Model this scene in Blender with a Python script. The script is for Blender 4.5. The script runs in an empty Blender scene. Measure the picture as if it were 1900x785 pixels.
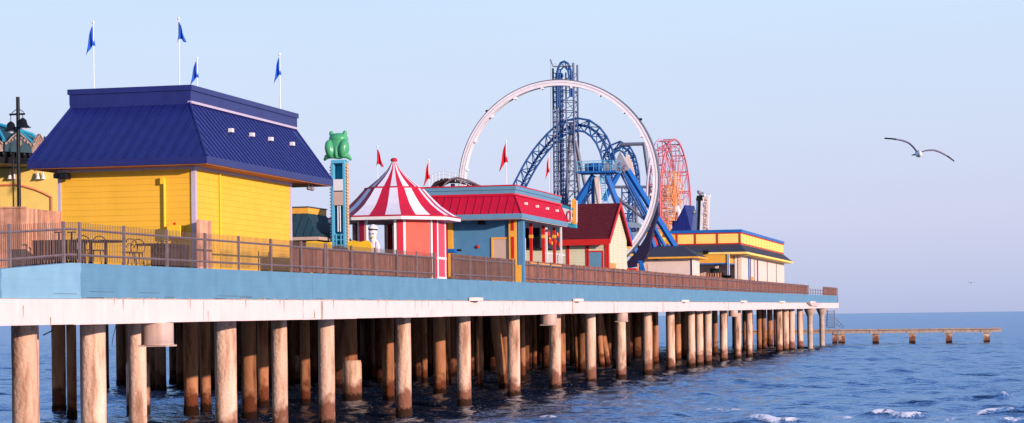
import bpy, math, random
import numpy as np
from mathutils import Vector, Matrix
random.seed(7); rng=np.random.default_rng(3)
C=bpy.context.scene.collection; S=bpy.context.scene
R_=math.radians
# ------------------------------------------------------------------ camera
# world: the pier's long seaward-running face is the plane X=0, the pier runs along +Y, water at Z=0
F=3900.; TH=math.atan(950/3900.); RO=R_(0.68); CX,CY=950.,588.8
fw=Vector((-math.sin(TH),math.cos(TH),0)); rt=Vector((math.cos(TH),math.sin(TH),0)); up=Vector((0,0,1))
CAM=11.7*rt-57*fw; CAM.z=4.27
cr=math.cos(RO)*rt-math.sin(RO)*up; cu=math.sin(RO)*rt+math.cos(RO)*up
cam=bpy.data.cameras.new('camera'); co=bpy.data.objects.new('camera',cam); C.objects.link(co); S.camera=co
co.matrix_world=Matrix(((cr.x,cu.x,-fw.x,CAM.x),(cr.y,cu.y,-fw.y,CAM.y),(cr.z,cu.z,-fw.z,CAM.z),(0,0,0,1)))
cam.sensor_width=36; cam.lens=36*F/1900; cam.shift_y=(CY-392.5)/1900; cam.clip_end=1e5; cam.clip_start=.5
S.render.resolution_x=1024; S.render.resolution_y=423
# ------------------------------------------------------------------ light
SUN=Vector((0.85,-0.51,0.18)).normalized()          # direction towards the sun
sun_el=math.asin(SUN.z); 
W=bpy.data.worlds.new('World'); S.world=W; W.use_nodes=True
nt=W.node_tree; bg=nt.nodes['Background']; sk=nt.nodes.new('ShaderNodeTexSky'); sk.sky_type='NISHITA'; sk.sun_disc=False
sk.sun_elevation=max(sun_el,R_(9)); sk.sun_rotation=math.atan2(SUN.x,SUN.y); sk.altitude=0; sk.air_density=1.0; sk.dust_density=.4; sk.ozone_density=2.5
# the dusk sky: the physical sky, toned by the pale blue-to-lavender gradient of this evening's haze (brightness by elevation only)
tc=nt.nodes.new('ShaderNodeTexCoord'); sz=nt.nodes.new('ShaderNodeSeparateXYZ'); nt.links.new(tc.outputs['Generated'],sz.inputs[0])
rp=nt.nodes.new('ShaderNodeValToRGB'); nt.links.new(sz.outputs[2],rp.inputs[0]); e=rp.color_ramp.elements
SKYC=[(0.0,(.40,.46,.71)),(.012,(.445,.50,.745)),(.045,(.555,.58,.79)),(.085,(.57,.635,.815)),(.145,(.56,.685,.865)),(.22,(.46,.60,.88)),(.35,(.31,.48,.85)),(.6,(.13,.27,.60)),(1,(.12,.22,.50))]
e[0].position=SKYC[0][0]; e[0].color=(*SKYC[0][1],1); e[1].position=1; e[1].color=(*SKYC[-1][1],1)
for p_,c_ in SKYC[1:-1]: x_=e.new(p_); x_.color=(*c_,1)
hs=nt.nodes.new('ShaderNodeVectorMath'); hs.operation='SCALE'; hs.inputs['Scale'].default_value=.12/1.0; nt.links.new(sk.outputs[0],hs.inputs[0])
rs_=nt.nodes.new('ShaderNodeVectorMath'); rs_.operation='SCALE'; rs_.inputs['Scale'].default_value=1.; nt.links.new(rp.outputs[0],rs_.inputs[0])
cn=nt.nodes.new('ShaderNodeTexNoise'); cn.inputs['Scale'].default_value=2.2; cn.inputs['Detail'].default_value=4; cm=nt.nodes.new('ShaderNodeMapping'); cm.inputs['Scale'].default_value=(1,1,4.5); nt.links.new(tc.outputs['Generated'],cm.inputs[0]); nt.links.new(cm.outputs[0],cn.inputs[0])
cv=nt.nodes.new('ShaderNodeMapRange'); cv.inputs[1].default_value=.3; cv.inputs[2].default_value=.7; cv.inputs[3].default_value=.965; cv.inputs[4].default_value=1.03; nt.links.new(cn.outputs[0],cv.inputs[0]); nt.links.new(cv.outputs[0],rs_.inputs['Scale'])
mxs=nt.nodes.new('ShaderNodeMix'); mxs.data_type='RGBA'; mxs.inputs[0].default_value=.88; nt.links.new(hs.outputs[0],mxs.inputs[6]); nt.links.new(rs_.outputs[0],mxs.inputs[7])
up_=nt.nodes.new('ShaderNodeVectorMath'); up_.operation='SCALE'; up_.inputs['Scale'].default_value=10; nt.links.new(mxs.outputs[2],up_.inputs[0])
nt.links.new(up_.outputs[0],bg.inputs[0]); bg.inputs[1].default_value=0.1
sl=bpy.data.lights.new('sun','SUN'); sl.energy=4.7; sl.angle=R_(.6); sl.color=(1,.79,.70)
so=bpy.data.objects.new('sun',sl); C.objects.link(so); so.rotation_euler=(-SUN).to_track_quat('-Z','Y').to_euler(); so.location=(60,-60,40)
S.view_settings.view_transform='Standard'; S.view_settings.look='None'; S.view_settings.gamma=1; S.view_settings.use_curve_mapping=False
S.view_settings.exposure=0.25
S.cycles.max_bounces=6

# ------------------------------------------------------------------ helpers: where a sight line meets a real plane of the pier
def ray(x,y): return fw+cr*((x-CX)/F)-cu*((y-CY)/F)
def uX(x,y,X=0): d=ray(x,y); return CAM+d*((X-CAM.x)/d.x)
def uY(x,y,Y=0): d=ray(x,y); return CAM+d*((Y-CAM.y)/d.y)
def uZ(x,y,Z=0): d=ray(x,y); return CAM+d*((Z-CAM.z)/d.z)
def zd(Y): return 5.88+0.0034*Y+(min(0,Y+.5)*.058)                         # the deck climbs slightly seaward

# ------------------------------------------------------------------ materials
MATS={}
def mat(name,col,rough=.6,metal=0,noise=.12,nscale=3.,bump=0.,bscale=30.,stain=None,spec=.2,siding=None,streak=0.,emit=0,board=0):
    if name in MATS: return MATS[name]
    m=bpy.data.materials.new(name); m.use_nodes=True; n=m.node_tree; N=n.nodes; L=n.links
    b=N['Principled BSDF']; b.inputs['Roughness'].default_value=rough; b.inputs['Metallic'].default_value=metal
    b.inputs['Specular IOR Level'].default_value=spec
    geo=N.new('ShaderNodeNewGeometry')
    tx=N.new('ShaderNodeTexNoise'); tx.inputs['Scale'].default_value=nscale; tx.inputs['Detail'].default_value=6; tx.inputs['Roughness'].default_value=.6
    L.new(geo.outputs['Position'],tx.inputs['Vector'])
    mr=N.new('ShaderNodeMapRange'); mr.inputs[1].default_value=.3; mr.inputs[2].default_value=.7
    mr.inputs[3].default_value=1-noise; mr.inputs[4].default_value=1+noise; L.new(tx.outputs[0],mr.inputs[0])
    vm=N.new('ShaderNodeVectorMath'); vm.operation='SCALE'; vm.inputs[0].default_value=col[:3]; L.new(mr.outputs[0],vm.inputs['Scale'])
    out=vm.outputs[0]
    if streak:
        mp=N.new('ShaderNodeMapping'); mp.inputs['Scale'].default_value=(6,6,.35); L.new(geo.outputs['Position'],mp.inputs[0])
        t2=N.new('ShaderNodeTexNoise'); t2.inputs['Scale'].default_value=1.3; t2.inputs['Detail'].default_value=8; L.new(mp.outputs[0],t2.inputs[0])
        r2=N.new('ShaderNodeMapRange'); r2.inputs[1].default_value=.45; r2.inputs[2].default_value=.75; r2.inputs[3].default_value=0; r2.inputs[4].default_value=streak; L.new(t2.outputs[0],r2.inputs[0])
        mx=N.new('ShaderNodeMix'); mx.data_type='RGBA'; L.new(r2.outputs[0],mx.inputs[0]); L.new(out,mx.inputs[6]); mx.inputs[7].default_value=(*(stain or (.12,.06,.03)),1)
        out=mx.outputs[2]
    if board:
        sb_=N.new('ShaderNodeSeparateXYZ'); L.new(geo.outputs['Position'],sb_.inputs[0]); a_=N.new('ShaderNodeMath'); a_.operation='ADD'; L.new(sb_.outputs[0],a_.inputs[0]); L.new(sb_.outputs[1],a_.inputs[1])
        d_=N.new('ShaderNodeMath'); d_.operation='DIVIDE'; d_.inputs[1].default_value=board; L.new(a_.outputs[0],d_.inputs[0]); f_=N.new('ShaderNodeMath'); f_.operation='FLOOR'; L.new(d_.outputs[0],f_.inputs[0])
        w_=N.new('ShaderNodeTexWhiteNoise'); w_.noise_dimensions='1D'; L.new(f_.outputs[0],w_.inputs['W']); r_=N.new('ShaderNodeMapRange'); r_.inputs[3].default_value=.62; r_.inputs[4].default_value=1.3; L.new(w_.outputs[0],r_.inputs[0])
        v_=N.new('ShaderNodeVectorMath'); v_.operation='SCALE'; L.new(out,v_.inputs[0]); L.new(r_.outputs[0],v_.inputs['Scale']); out=v_.outputs[0]
    L.new(out,b.inputs['Base Color'])
    h=None
    if siding:
        sx=N.new('ShaderNodeSeparateXYZ'); L.new(geo.outputs['Position'],sx.inputs[0])
        md=N.new('ShaderNodeMath'); md.operation='MODULO'; md.inputs[1].default_value=siding; L.new(sx.outputs[2],md.inputs[0])
        dv=N.new('ShaderNodeMath'); dv.operation='DIVIDE'; dv.inputs[1].default_value=siding; L.new(md.outputs[0],dv.inputs[0])
        h=N.new('ShaderNodeMath'); h.operation='MULTIPLY'; h.inputs[1].default_value=-1; L.new(dv.outputs[0],h.inputs[0])
        bp=N.new('ShaderNodeBump'); bp.inputs['Distance'].default_value=.022; bp.inputs['Strength'].default_value=1; L.new(h.outputs[0],bp.inputs['Height']); L.new(bp.outputs[0],b.inputs['Normal'])
        # dark joint under each board
        cr_=N.new('ShaderNodeMapRange'); cr_.inputs[1].default_value=0; cr_.inputs[2].default_value=.12; cr_.inputs[3].default_value=.85; cr_.inputs[4].default_value=1; L.new(dv.outputs[0],cr_.inputs[0])
        v2=N.new('ShaderNodeVectorMath'); v2.operation='SCALE'; L.new(out,v2.inputs[0]); L.new(cr_.outputs[0],v2.inputs['Scale']); L.new(v2.outputs[0],b.inputs['Base Color'])
    elif bump:
        t3=N.new('ShaderNodeTexNoise'); t3.inputs['Scale'].default_value=bscale; t3.inputs['Detail'].default_value=5; L.new(geo.outputs['Position'],t3.inputs[0])
        bp=N.new('ShaderNodeBump'); bp.inputs['Distance'].default_value=bump; L.new(t3.outputs[0],bp.inputs['Height']); L.new(bp.outputs[0],b.inputs['Normal'])
    if emit:
        b.inputs['Emission Color'].default_value=(*col[:3],1); b.inputs['Emission Strength'].default_value=emit
    MATS[name]=m; return m
def srgb(r,g,b_): 
    f=lambda c:(c/255/12.92) if c/255<=.04045 else ((c/255+.055)/1.055)**2.4
    return (f(r),f(g),f(b_))
M_navy=mat('navy_metal',(.013,.017,.128),.36,.0,.14,1.3,spec=.38,streak=.22,stain=(.03,.035,.20))
M_blue=mat('ride_blue',(.012,.12,.40),.4,0,.1,2)
M_dblue=mat('track_blue',(.02,.085,.26),.45,0,.15,2)
M_yel=mat('yellow_siding',(.83,.45,.04),.6,0,.05,1.2,siding=.2,streak=.06,stain=(.5,.28,.03))
M_yelp=mat('yellow_paint',(.88,.52,.03),.5,0,.06,3)
M_pyel=mat('pale_yellow_stucco',(.92,.64,.16),.7,0,.06,2)
M_oyel=mat('orange_yellow_paint',(.80,.38,.05),.6,0,.08,3)
M_white=mat('white_paint',(.74,.70,.68),.5,0,.05,4,streak=.12,stain=(.45,.33,.27))
M_whitm=mat('white_metal',(.72,.72,.74),.35,.0,.08,3)
M_ring=mat('ring_steel',(.86,.78,.76),.45,.05,.06,2,streak=.10,stain=(.35,.25,.25))
M_red=mat('red_metal',(.52,.008,.035),.42,0,.08,2)
M_redp=mat('red_paint',(.55,.02,.015),.5,0,.1,3)
M_salmon=mat('salmon_stucco',(.76,.11,.075),.7,0,.08,3,streak=.12,stain=(.45,.08,.04))
M_pink=mat('pink_panel',(.62,.07,.11),.6,0,.06,3)
M_teal=mat('teal_blue_stucco',(.078,.215,.37),.7,0,.07,2.5,bump=.004)
M_fas=mat('fascia_blue',(.12,.26,.37),.6,0,.07,1.5)
M_cream=mat('cream_siding',(.64,.60,.40),.6,0,.05,2,siding=.18)
M_stucco=mat('pale_pink_stucco',(.74,.58,.50),.75,0,.05,2,streak=.08,stain=(.6,.42,.33))
M_girder=mat('white_girder_paint',(.78,.60,.56),.6,0,.05,1.1,streak=.14,stain=(.50,.34,.22))
M_shing=mat('dark_shingle',(.05,.05,.075),.8,0,.35,6,bump=.02,bscale=9)
M_mar=mat('maroon_shingle',(.105,.010,.017),.9,0,.3,5,bump=.02,bscale=9)
M_wood=mat('cedar_boards',(.25,.105,.075),.8,0,.3,4,streak=.5,stain=(.16,.065,.04),board=.134)
M_woodn=mat('fresh_cedar',(.60,.29,.18),.75,0,.25,3,streak=.5,stain=(.27,.09,.045),board=.14)
M_grey=mat('grey_galvanised',(.27,.23,.26),.5,.35,.15,4)
M_rail=mat('weathered_rail_steel',(.24,.17,.17),.55,.3,.2,4)
M_rod=mat('rusty_picket_steel',(.20,.13,.11),.6,.2,.2,4)
M_cst=mat('coaster_tower_paint',(.10,.12,.20),.45,.2,.15,2)
M_steel=mat('grey_pipe_paint',(.16,.165,.21),.45,.2,.12,2)
M_dark=mat('dark_metal',(.012,.012,.015),.45,.3,.2,4)
M_lav=mat('lavender_trim',(.50,.42,.50),.5,0,.05,3)
M_soff=mat('soffit_orange',(.42,.16,.08),.7,0,.1,3)
M_concd=mat('deck_concrete',(.075,.06,.055),.85,0,.3,2,bump=.02,bscale=8)
M_green=mat('frog_green',(.07,.36,.15),.30,0,.08,5,spec=.4)
M_towr=mat('orange_paint',(.80,.30,.11),.5,0,.1,3)
M_wred=mat('wheel_red',(.62,.13,.17),.5,0,.1,3)
M_gate=mat('plywood',(.62,.30,.10),.75,0,.2,4,streak=.3,stain=(.35,.14,.05))
M_flagb=mat('blue_flag_cloth',(.015,.09,.50),.8,0,.15,8)
M_flagr=mat('red_flag_cloth',(.55,.012,.025),.8,0,.12,8)
M_turq=mat('turquoise_paint',(.03,.30,.42),.5,0,.08,3)
M_sky=mat('light_blue_paint',(.11,.42,.60),.4,0,.06,3)
M_tbl=mat('brown_table_paint',(.045,.022,.022),.5,.1,.2,4)
M_jet=mat('weathered_concrete',(.46,.34,.27),.85,0,.25,2,bump=.02,bscale=6,streak=.5,stain=(.22,.12,.08))
M_door=mat('door_tan',(.55,.38,.30),.6,0,.05,3)
M_pdark=mat('green_black_metal',(.025,.06,.075),.5,0,.1,3)
M_ornt=mat('carved_tan_paint',(.33,.22,.17),.6,0,.55,9)
M_drum=mat('rust_streaked_cream_steel',(.55,.38,.31),.55,0,.12,2,streak=.6,stain=(.34,.16,.08))
M_win=mat('window_glass',(.02,.03,.04),.1,0,.05,3)

def pile_mat(nm,c0,c1):
    m=bpy.data.materials.new(nm); m.use_nodes=True; n=m.node_tree; N=n.nodes; L=n.links; b=N['Principled BSDF']; b.inputs['Roughness'].default_value=.9; b.inputs['Specular IOR Level'].default_value=.12
    g=N.new('ShaderNodeNewGeometry'); sx=N.new('ShaderNodeSeparateXYZ'); L.new(g.outputs['Position'],sx.inputs[0])
    mp=N.new('ShaderNodeMapping'); mp.inputs['Scale'].default_value=(2.4,2.4,.42); L.new(g.outputs['Position'],mp.inputs[0])
    t=N.new('ShaderNodeTexNoise'); t.inputs['Scale'].default_value=1.; t.inputs['Detail'].default_value=9; t.inputs['Roughness'].default_value=.62; L.new(mp.outputs[0],t.inputs[0])
    r=N.new('ShaderNodeValToRGB'); e=r.color_ramp.elements; e[0].position=.27; e[0].color=(.15,.07,.04,1); e[1].position=.66; e[1].color=(.80,.56,.43,1)
    x=e.new(.40); x.color=(.42,.24,.16,1); x=e.new(.48); x.color=(.66,.42,.30,1); L.new(t.outputs[0],r.inputs[0])
    # wet, barnacled foot: height with a noisy upper edge
    t2=N.new('ShaderNodeTexNoise'); t2.inputs['Scale'].default_value=2.; t2.inputs['Detail'].default_value=6; L.new(g.outputs['Position'],t2.inputs[0])
    a=N.new('ShaderNodeMath'); a.operation='MULTIPLY_ADD'; a.inputs[1].default_value=-2.2; L.new(t2.outputs[0],a.inputs[0]); L.new(sx.outputs[2],a.inputs[2])
    q=N.new('ShaderNodeMapRange'); q.inputs[1].default_value=-.35; q.inputs[2].default_value=.15; L.new(a.outputs[0],q.inputs[0])
    w=N.new('ShaderNodeMix'); w.data_type='RGBA'; L.new(q.outputs[0],w.inputs[0]); w.inputs[6].default_value=(.22,.095,.06,1); L.new(r.outputs[0],w.inputs[7])
    t4=N.new('ShaderNodeTexNoise'); t4.inputs['Scale'].default_value=9; t4.inputs['Detail'].default_value=4; L.new(g.outputs['Position'],t4.inputs[0])
    a2=N.new('ShaderNodeMath'); a2.operation='MULTIPLY_ADD'; a2.inputs[1].default_value=-.5; L.new(t4.outputs[0],a2.inputs[0]); L.new(sx.outputs[2],a2.inputs[2])
    q2=N.new('ShaderNodeMapRange'); q2.inputs[1].default_value=.06; q2.inputs[2].default_value=.2; L.new(a2.outputs[0],q2.inputs[0])
    w2=N.new('ShaderNodeMix'); w2.data_type='RGBA'; L.new(q2.outputs[0],w2.inputs[0]); w2.inputs[6].default_value=(.035,.016,.009,1); L.new(w.outputs[2],w2.inputs[7])
    oi=N.new('ShaderNodeObjectInfo'); rv=N.new('ShaderNodeValToRGB'); rv.color_ramp.elements[0].color=(*c0,1); rv.color_ramp.elements[1].color=(*c1,1); L.new(oi.outputs['Random'],rv.inputs[0])
    vv=N.new('ShaderNodeVectorMath'); vv.operation='MULTIPLY'; L.new(w2.outputs[2],vv.inputs[0]); L.new(rv.outputs[0],vv.inputs[1]); L.new(vv.outputs[0],b.inputs['Base Color'])
    bp=N.new('ShaderNodeBump'); bp.inputs['Distance'].default_value=.04; L.new(t4.outputs[0],bp.inputs['Height']); L.new(bp.outputs[0],b.inputs['Normal'])
    return m
M_pile=pile_mat('piling_concrete',(.88,.84,.80),(1.08,1.06,1.05)); M_pile2=pile_mat('rust_and_shade_piling_concrete',(.40,.26,.16),(.66,.43,.29)); M_pile3=pile_mat('shade_darkened_piling_concrete',(.12,.07,.05),(.28,.17,.11))  # inner tint mixes rust with painted under-deck shade; rear tint is painted shade

# ------------------------------------------------------------------ mesh building
class MB:
    def __init__(s): s.v=[]; s.f=[]; s.mi=[]; s.sm=[]
    def add(s,vs,fs,mi=0,smooth=False):
        o=len(s.v); s.v+= [tuple(v) for v in vs]
        for f in fs: s.f.append([i+o for i in f]); s.mi.append(mi); s.sm.append(smooth)
        return s
    def box(s,x0,x1,y0,y1,z0,z1,mi=0):
        x0,x1=sorted((x0,x1)); y0,y1=sorted((y0,y1)); z0,z1=sorted((z0,z1))
        return s.add([(x0,y0,z0),(x1,y0,z0),(x1,y1,z0),(x0,y1,z0),(x0,y0,z1),(x1,y0,z1),(x1,y1,z1),(x0,y1,z1)],
            [(0,3,2,1),(4,5,6,7),(0,1,5,4),(1,2,6,5),(2,3,7,6),(3,0,4,7)],mi)
    def hexa(s,b,t,mi=0):           # four bottom points, four top points (same order, CCW from above)
        return s.add(list(b)+list(t),[(0,3,2,1),(4,5,6,7),(0,1,5,4),(1,2,6,5),(2,3,7,6),(3,0,4,7)],mi)
    def prism(s,poly,d,mi=0):       # polygon (3-D points) extruded by vector d
        n=len(poly); d=Vector(d); P=[Vector(p) for p in poly]
        return s.add(P+[p+d for p in P],[list(range(n))[::-1],list(range(n,2*n))]+[(i,(i+1)%n,n+(i+1)%n,n+i) for i in range(n)],mi)
    def tube(s,a,b,r,n=8,r2=None,mi=0,smooth=True):
        a=Vector(a); b=Vector(b); r2=r if r2 is None else r2; d=(b-a)
        if d.length<1e-6: return s
        d.normalize(); x=d.orthogonal().normalized() if abs(d.z)<.99 else Vector((1,0,0)); y=d.cross(x).normalized(); x=y.cross(d)
        ph=math.pi/4 if n==4 else 0
        va=[a+(x*math.cos(ph+2*math.pi*i/n)+y*math.sin(ph+2*math.pi*i/n))*r for i in range(n)]
        vb=[b+(x*math.cos(ph+2*math.pi*i/n)+y*math.sin(ph+2*math.pi*i/n))*r2 for i in range(n)]
        s.add(va+vb,[(i,(i+1)%n,n+(i+1)%n,n+i) for i in range(n)],mi,smooth and n>4)
        s.add(va+vb,[list(range(n))[::-1],list(range(n,2*n))],mi); return s
    def path(s,pts,r,n=8,mi=0,rs=None):
        pts=[Vector(p) for p in pts]; N=len(pts); vs=[]; ref=None
        for k,p in enumerate(pts):
            d=(pts[min(k+1,N-1)]-pts[max(k-1,0)]).normalized()
            if ref is None: ref=d.orthogonal().normalized()
            ref=(ref-d*ref.dot(d)); ref=ref.normalized() if ref.length>1e-5 else d.orthogonal().normalized()
            y=d.cross(ref); rr=rs[k] if rs else r
            vs+=[p+(ref*math.cos(2*math.pi*i/n)+y*math.sin(2*math.pi*i/n))*rr for i in range(n)]
        fs=[(k*n+i,k*n+(i+1)%n,(k+1)*n+(i+1)%n,(k+1)*n+i) for k in range(N-1) for i in range(n)]
        s.add(vs,fs,mi,True); s.add(vs[:n],[list(range(n))[::-1]],mi); s.add(vs[-n:],[list(range(n))],mi); return s
    def lathe(s,c,prof,n=16,mi=0,sx=1,sy=1,smooth=True):   # prof: (radius, z)
        c=Vector(c); vs=[]
        for r,z in prof: vs+=[c+Vector((r*sx*math.cos(2*math.pi*i/n),r*sy*math.sin(2*math.pi*i/n),z)) for i in range(n)]
        fs=[(k*n+i,k*n+(i+1)%n,(k+1)*n+(i+1)%n,(k+1)*n+i) for k in range(len(prof)-1) for i in range(n)]
        s.add(vs,fs,mi,smooth)
        if prof[0][0]>1e-4: s.add(vs[:n],[list(range(n))[::-1]],mi)
        if prof[-1][0]>1e-4: s.add(vs[-n:],[list(range(n))],mi)
        return s
    def ell(s,c,rx,ry,rz,n=14,m=10,mi=0,rot=None):
        vs=[];c=Vector(c)
        for j in range(m+1):
            t=math.pi*j/m
            for i in range(n):
                p=Vector((rx*math.sin(t)*math.cos(2*math.pi*i/n),ry*math.sin(t)*math.sin(2*math.pi*i/n),-rz*math.cos(t)))
                if rot: p=rot@p
                vs.append(c+p)
        return s.add(vs,[(j*n+i,j*n+(i+1)%n,(j+1)*n+(i+1)%n,(j+1)*n+i) for j in range(m) for i in range(n)],mi,True)
    def build(s,name,m,parent=None,loc=None,bevel=0):
        me=bpy.data.meshes.new(name)
        if parent is not None: org=wl(parent)
        else: org=Vector(loc) if loc is not None else Vector((0,0,0))
        me.from_pydata([(v[0]-org.x,v[1]-org.y,v[2]-org.z) for v in s.v],[],s.f)
        for mm in (m if isinstance(m,(list,tuple)) else [m]): me.materials.append(mm)
        me.polygons.foreach_set('material_index',s.mi); me.polygons.foreach_set('use_smooth',s.sm)
        me.update(); o=bpy.data.objects.new(name,me); C.objects.link(o)
        if parent is not None: o.parent=parent
        else: o.location=org
        if bevel:
            bv=o.modifiers.new('bevel','BEVEL'); bv.width=bevel; bv.segments=2; bv.limit_method='ANGLE'
        return o
def wl(o):
    p=Vector((0,0,0))
    while o is not None: p+=o.location; o=o.parent
    return p
def tag(o,label=None,cat=None,group=None,kind=None):
    if label: o['label']=label
    if cat: o['category']=cat
    if group: o['group']=group
    if kind: o['kind']=kind
    return o
def thing(name,label,cat,loc,group=None):
    o=bpy.data.objects.new(name,None); C.objects.link(o); o.location=loc; o.empty_display_size=.3; return tag(o,label,cat,group)
def copy_tree(o,parent=None,loc=None,label=None):
    c=o.copy(); C.objects.link(c); c.parent=parent
    if loc is not None: c.location=loc
    if label: c['label']=label
    for ch in list(o.children): copy_tree(ch,c)
    return c
def bx(name,m,parent,*a,bevel=0): return MB().box(*a).build(name,m,parent,bevel=bevel)

# ================================================================== WATER (one sheet, real swell, to the horizon)
def build_water():
    rs=[3.]; 
    while rs[-1]<60: rs.append(rs[-1]*1.08)
    rs[-1]=60
    while rs[-1]<620: rs.append(rs[-1]+max(.26,rs[-1]*.0042))
    while rs[-1]<70000: rs.append(rs[-1]*1.035)
    rs=np.array(rs); half=19.
    an=np.concatenate([np.linspace(-half,half,520),np.linspace(half,360-half,60)[1:-1]])
    an=np.radians(an); R,A=np.meshgrid(rs,an,indexing='ij')
    base=math.atan2(fw.y,fw.x); X=CAM.x+R*np.cos(base+A); Y=CAM.y+R*np.sin(base+A)
    Z=np.zeros_like(X); fade=np.clip((650-R)/350,0,1)*np.clip(R/40,0,1)
    DX=np.zeros_like(X)
    for k in range(46):
        wl_=np.exp(rng.uniform(np.log(1.1),np.log(11))); th=rng.normal(-math.pi/2+.25,.75); ph=rng.uniform(0,6.28); a=.0105*wl_**.62
        p=(X*math.cos(th)+Y*math.sin(th))*2*math.pi/wl_+ph
        mod=.6+.6*np.sin(X/(wl_*2.3)+ph*3)*np.sin(Y/(wl_*3.1)+ph*5)
        loc=np.clip((wl_*260-R)/(wl_*100),0,1)
        Z+=a*loc*mod*(np.sin(p)+.28*np.cos(2*p))
    Z*=fade
    foam=np.zeros_like(X)
    # small breaking crests: (image x, image y, length m, height m, foam)
    br=[(1662,771,2.5,.26,1),(1555,773,1.4,.16,.9),(1430,781,2.3,.2,.9),(1345,763,1.9,.16,.9),(1014,776,.9,.13,1),(1858,739,1.2,.2,.6),(1790,741,3.2,.2,.12),
        (1842,770,2.0,.2,.8),(1108,767,.7,.1,.7),(1500,752,2.6,.16,.0),(1700,752,2.2,.16,.0),(1600,738,4.2,.12,0),(1230,768,1.2,.12,.0),(1180,752,.8,.08,.5),
        (1760,782,1.5,.14,.4),(1330,747,2.4,.12,.0),(905,762,.8,.07,.5),(1250,745,1.5,.08,0),(1880,784,1.6,.2,.6),(1000,758,.6,.06,.2),(1460,736,2.,.1,0)]
    nz=np.zeros_like(X)
    for k in range(14):
        th=rng.uniform(0,6.28); w=rng.uniform(.14,.7); nz+=np.sin((X*math.cos(th)+Y*math.sin(th))*6.28/w+rng.uniform(0,6.28))
    nz/=3.
    for (px,py,ln,h,fo) in br:
        p=uZ(px,py,0); wob=.35*np.sin((X-p.x)*1.7+px)+.15*np.sin((X-p.x)*4.1+px)
        y=(Y-p.y)-wob; x=(X-p.x)/(ln*.5)
        ex=np.exp(-(x**4)*.8-.1*x*x)
        prof=np.where(y<0,np.exp(-(y/.32)**2),np.exp(-(y/1.0)**2))
        Z+=h*ex*prof
        fm=ex*np.where(y<0,np.exp(-(y/.42)**2),np.exp(-(y/.5)**2))*fo*1.25
        foam=np.maximum(foam,np.clip(fm+.35*nz*fm-.32,0,1)*1.6)
    # wash round the front pilings
    for (px,py) in [(750,779),(866,762),(958,748),(1034,735),(1100,720),(1155,710),(1203,702)]:
        p=uZ(px+14,py+1,0); d=((X-p.x)/.9)**2+((Y-p.y)/.9)**2; foam=np.maximum(foam,np.clip(np.exp(-d)*.8+.3*nz*np.exp(-d)-.35,0,1))
    nr,na=X.shape; vs=np.stack([X,Y,Z],-1).reshape(-1,3)
    i=np.arange(nr-1)[:,None]*na; j=np.arange(na)[None,:]; j2=(j+1)%na
    q=np.stack([i+j,i+na+j,i+na+j2,i+j2],-1).reshape(-1,4)
    q=q[:, ::-1]
    me=bpy.data.meshes.new('water'); me.vertices.add(len(vs)); me.vertices.foreach_set('co',vs.ravel())
    me.loops.add(q.size); me.loops.foreach_set('vertex_index',q.ravel().astype(np.int32)); me.polygons.add(len(q))
    me.polygons.foreach_set('loop_start',np.arange(0,q.size,4,dtype=np.int32)); me.polygons.foreach_set('use_smooth',np.ones(len(q),bool))
    me.update(calc_edges=True)
    n0=me.polygons[len(q)//2].normal.z
    if n0<0: me.flip_normals()
    at=me.attributes.new('foam','FLOAT','POINT'); at.data.foreach_set('value',foam.reshape(-1).astype(np.float32))
    m=bpy.data.materials.new('sea_water'); m.use_nodes=True; N=m.node_tree.nodes; L=m.node_tree.links; b=N['Principled BSDF']
    b.inputs['Base Color'].default_value=(.004,.022,.07,1); b.inputs['Roughness'].default_value=.10; b.inputs['IOR'].default_value=1.333
    g=N.new('ShaderNodeNewGeometry')
    hs=None
    for sc,st,dist in ((( .55,1.5,1),3.,.10),((2.0,4.2,1),2.2,.045),((.10,.34,1),2.0,.42)):
        mp=N.new('ShaderNodeMapping'); mp.inputs['Scale'].default_value=sc; mp.inputs['Rotation'].default_value=(0,0,.12); L.new(g.outputs['Position'],mp.inputs[0])
        t=N.new('ShaderNodeTexNoise'); t.inputs['Scale'].default_value=1; t.inputs['Detail'].default_value=st; t.inputs['Roughness'].default_value=.55; L.new(mp.outputs[0],t.inputs[0])
        mu=N.new('ShaderNodeMath'); mu.operation='MULTIPLY'; mu.inputs[1].default_value=dist; L.new(t.outputs[0],mu.inputs[0])
        if hs is None: hs=mu
        else:
            ad=N.new('ShaderNodeMath'); ad.operation='ADD'; L.new(hs.outputs[0],ad.inputs[0]); L.new(mu.outputs[0],ad.inputs[1]); hs=ad
    bp=N.new('ShaderNodeBump'); bp.inputs['Strength'].default_value=1.0; bp.inputs['Distance'].default_value=1.35; L.new(hs.outputs[0],bp.inputs['Height']); L.new(bp.outputs[0],b.inputs['Normal'])
    fa=N.new('ShaderNodeAttribute'); fa.attribute_name='foam'
    fn=N.new('ShaderNodeTexNoise'); fn.inputs['Scale'].default_value=8; fn.inputs['Detail'].default_value=6; L.new(g.outputs['Position'],fn.inputs[0])
    ml=N.new('ShaderNodeMath'); ml.operation='MULTIPLY_ADD'; L.new(fa.outputs['Fac'],ml.inputs[0]); ml.inputs[1].default_value=1.5; sb=N.new('ShaderNodeMath'); sb.operation='MULTIPLY_ADD'; sb.inputs[1].default_value=3.2; sb.inputs[2].default_value=-1.95; L.new(fn.outputs[0],sb.inputs[0]); L.new(sb.outputs[0],ml.inputs[2]); ml.use_clamp=True
    fd=N.new('ShaderNodeBsdfDiffuse'); fd.inputs[0].default_value=(.92,.88,.90,1)
    db=N.new('ShaderNodeBsdfDiffuse'); db.inputs[0].default_value=(.006,.018,.055,1)
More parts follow.
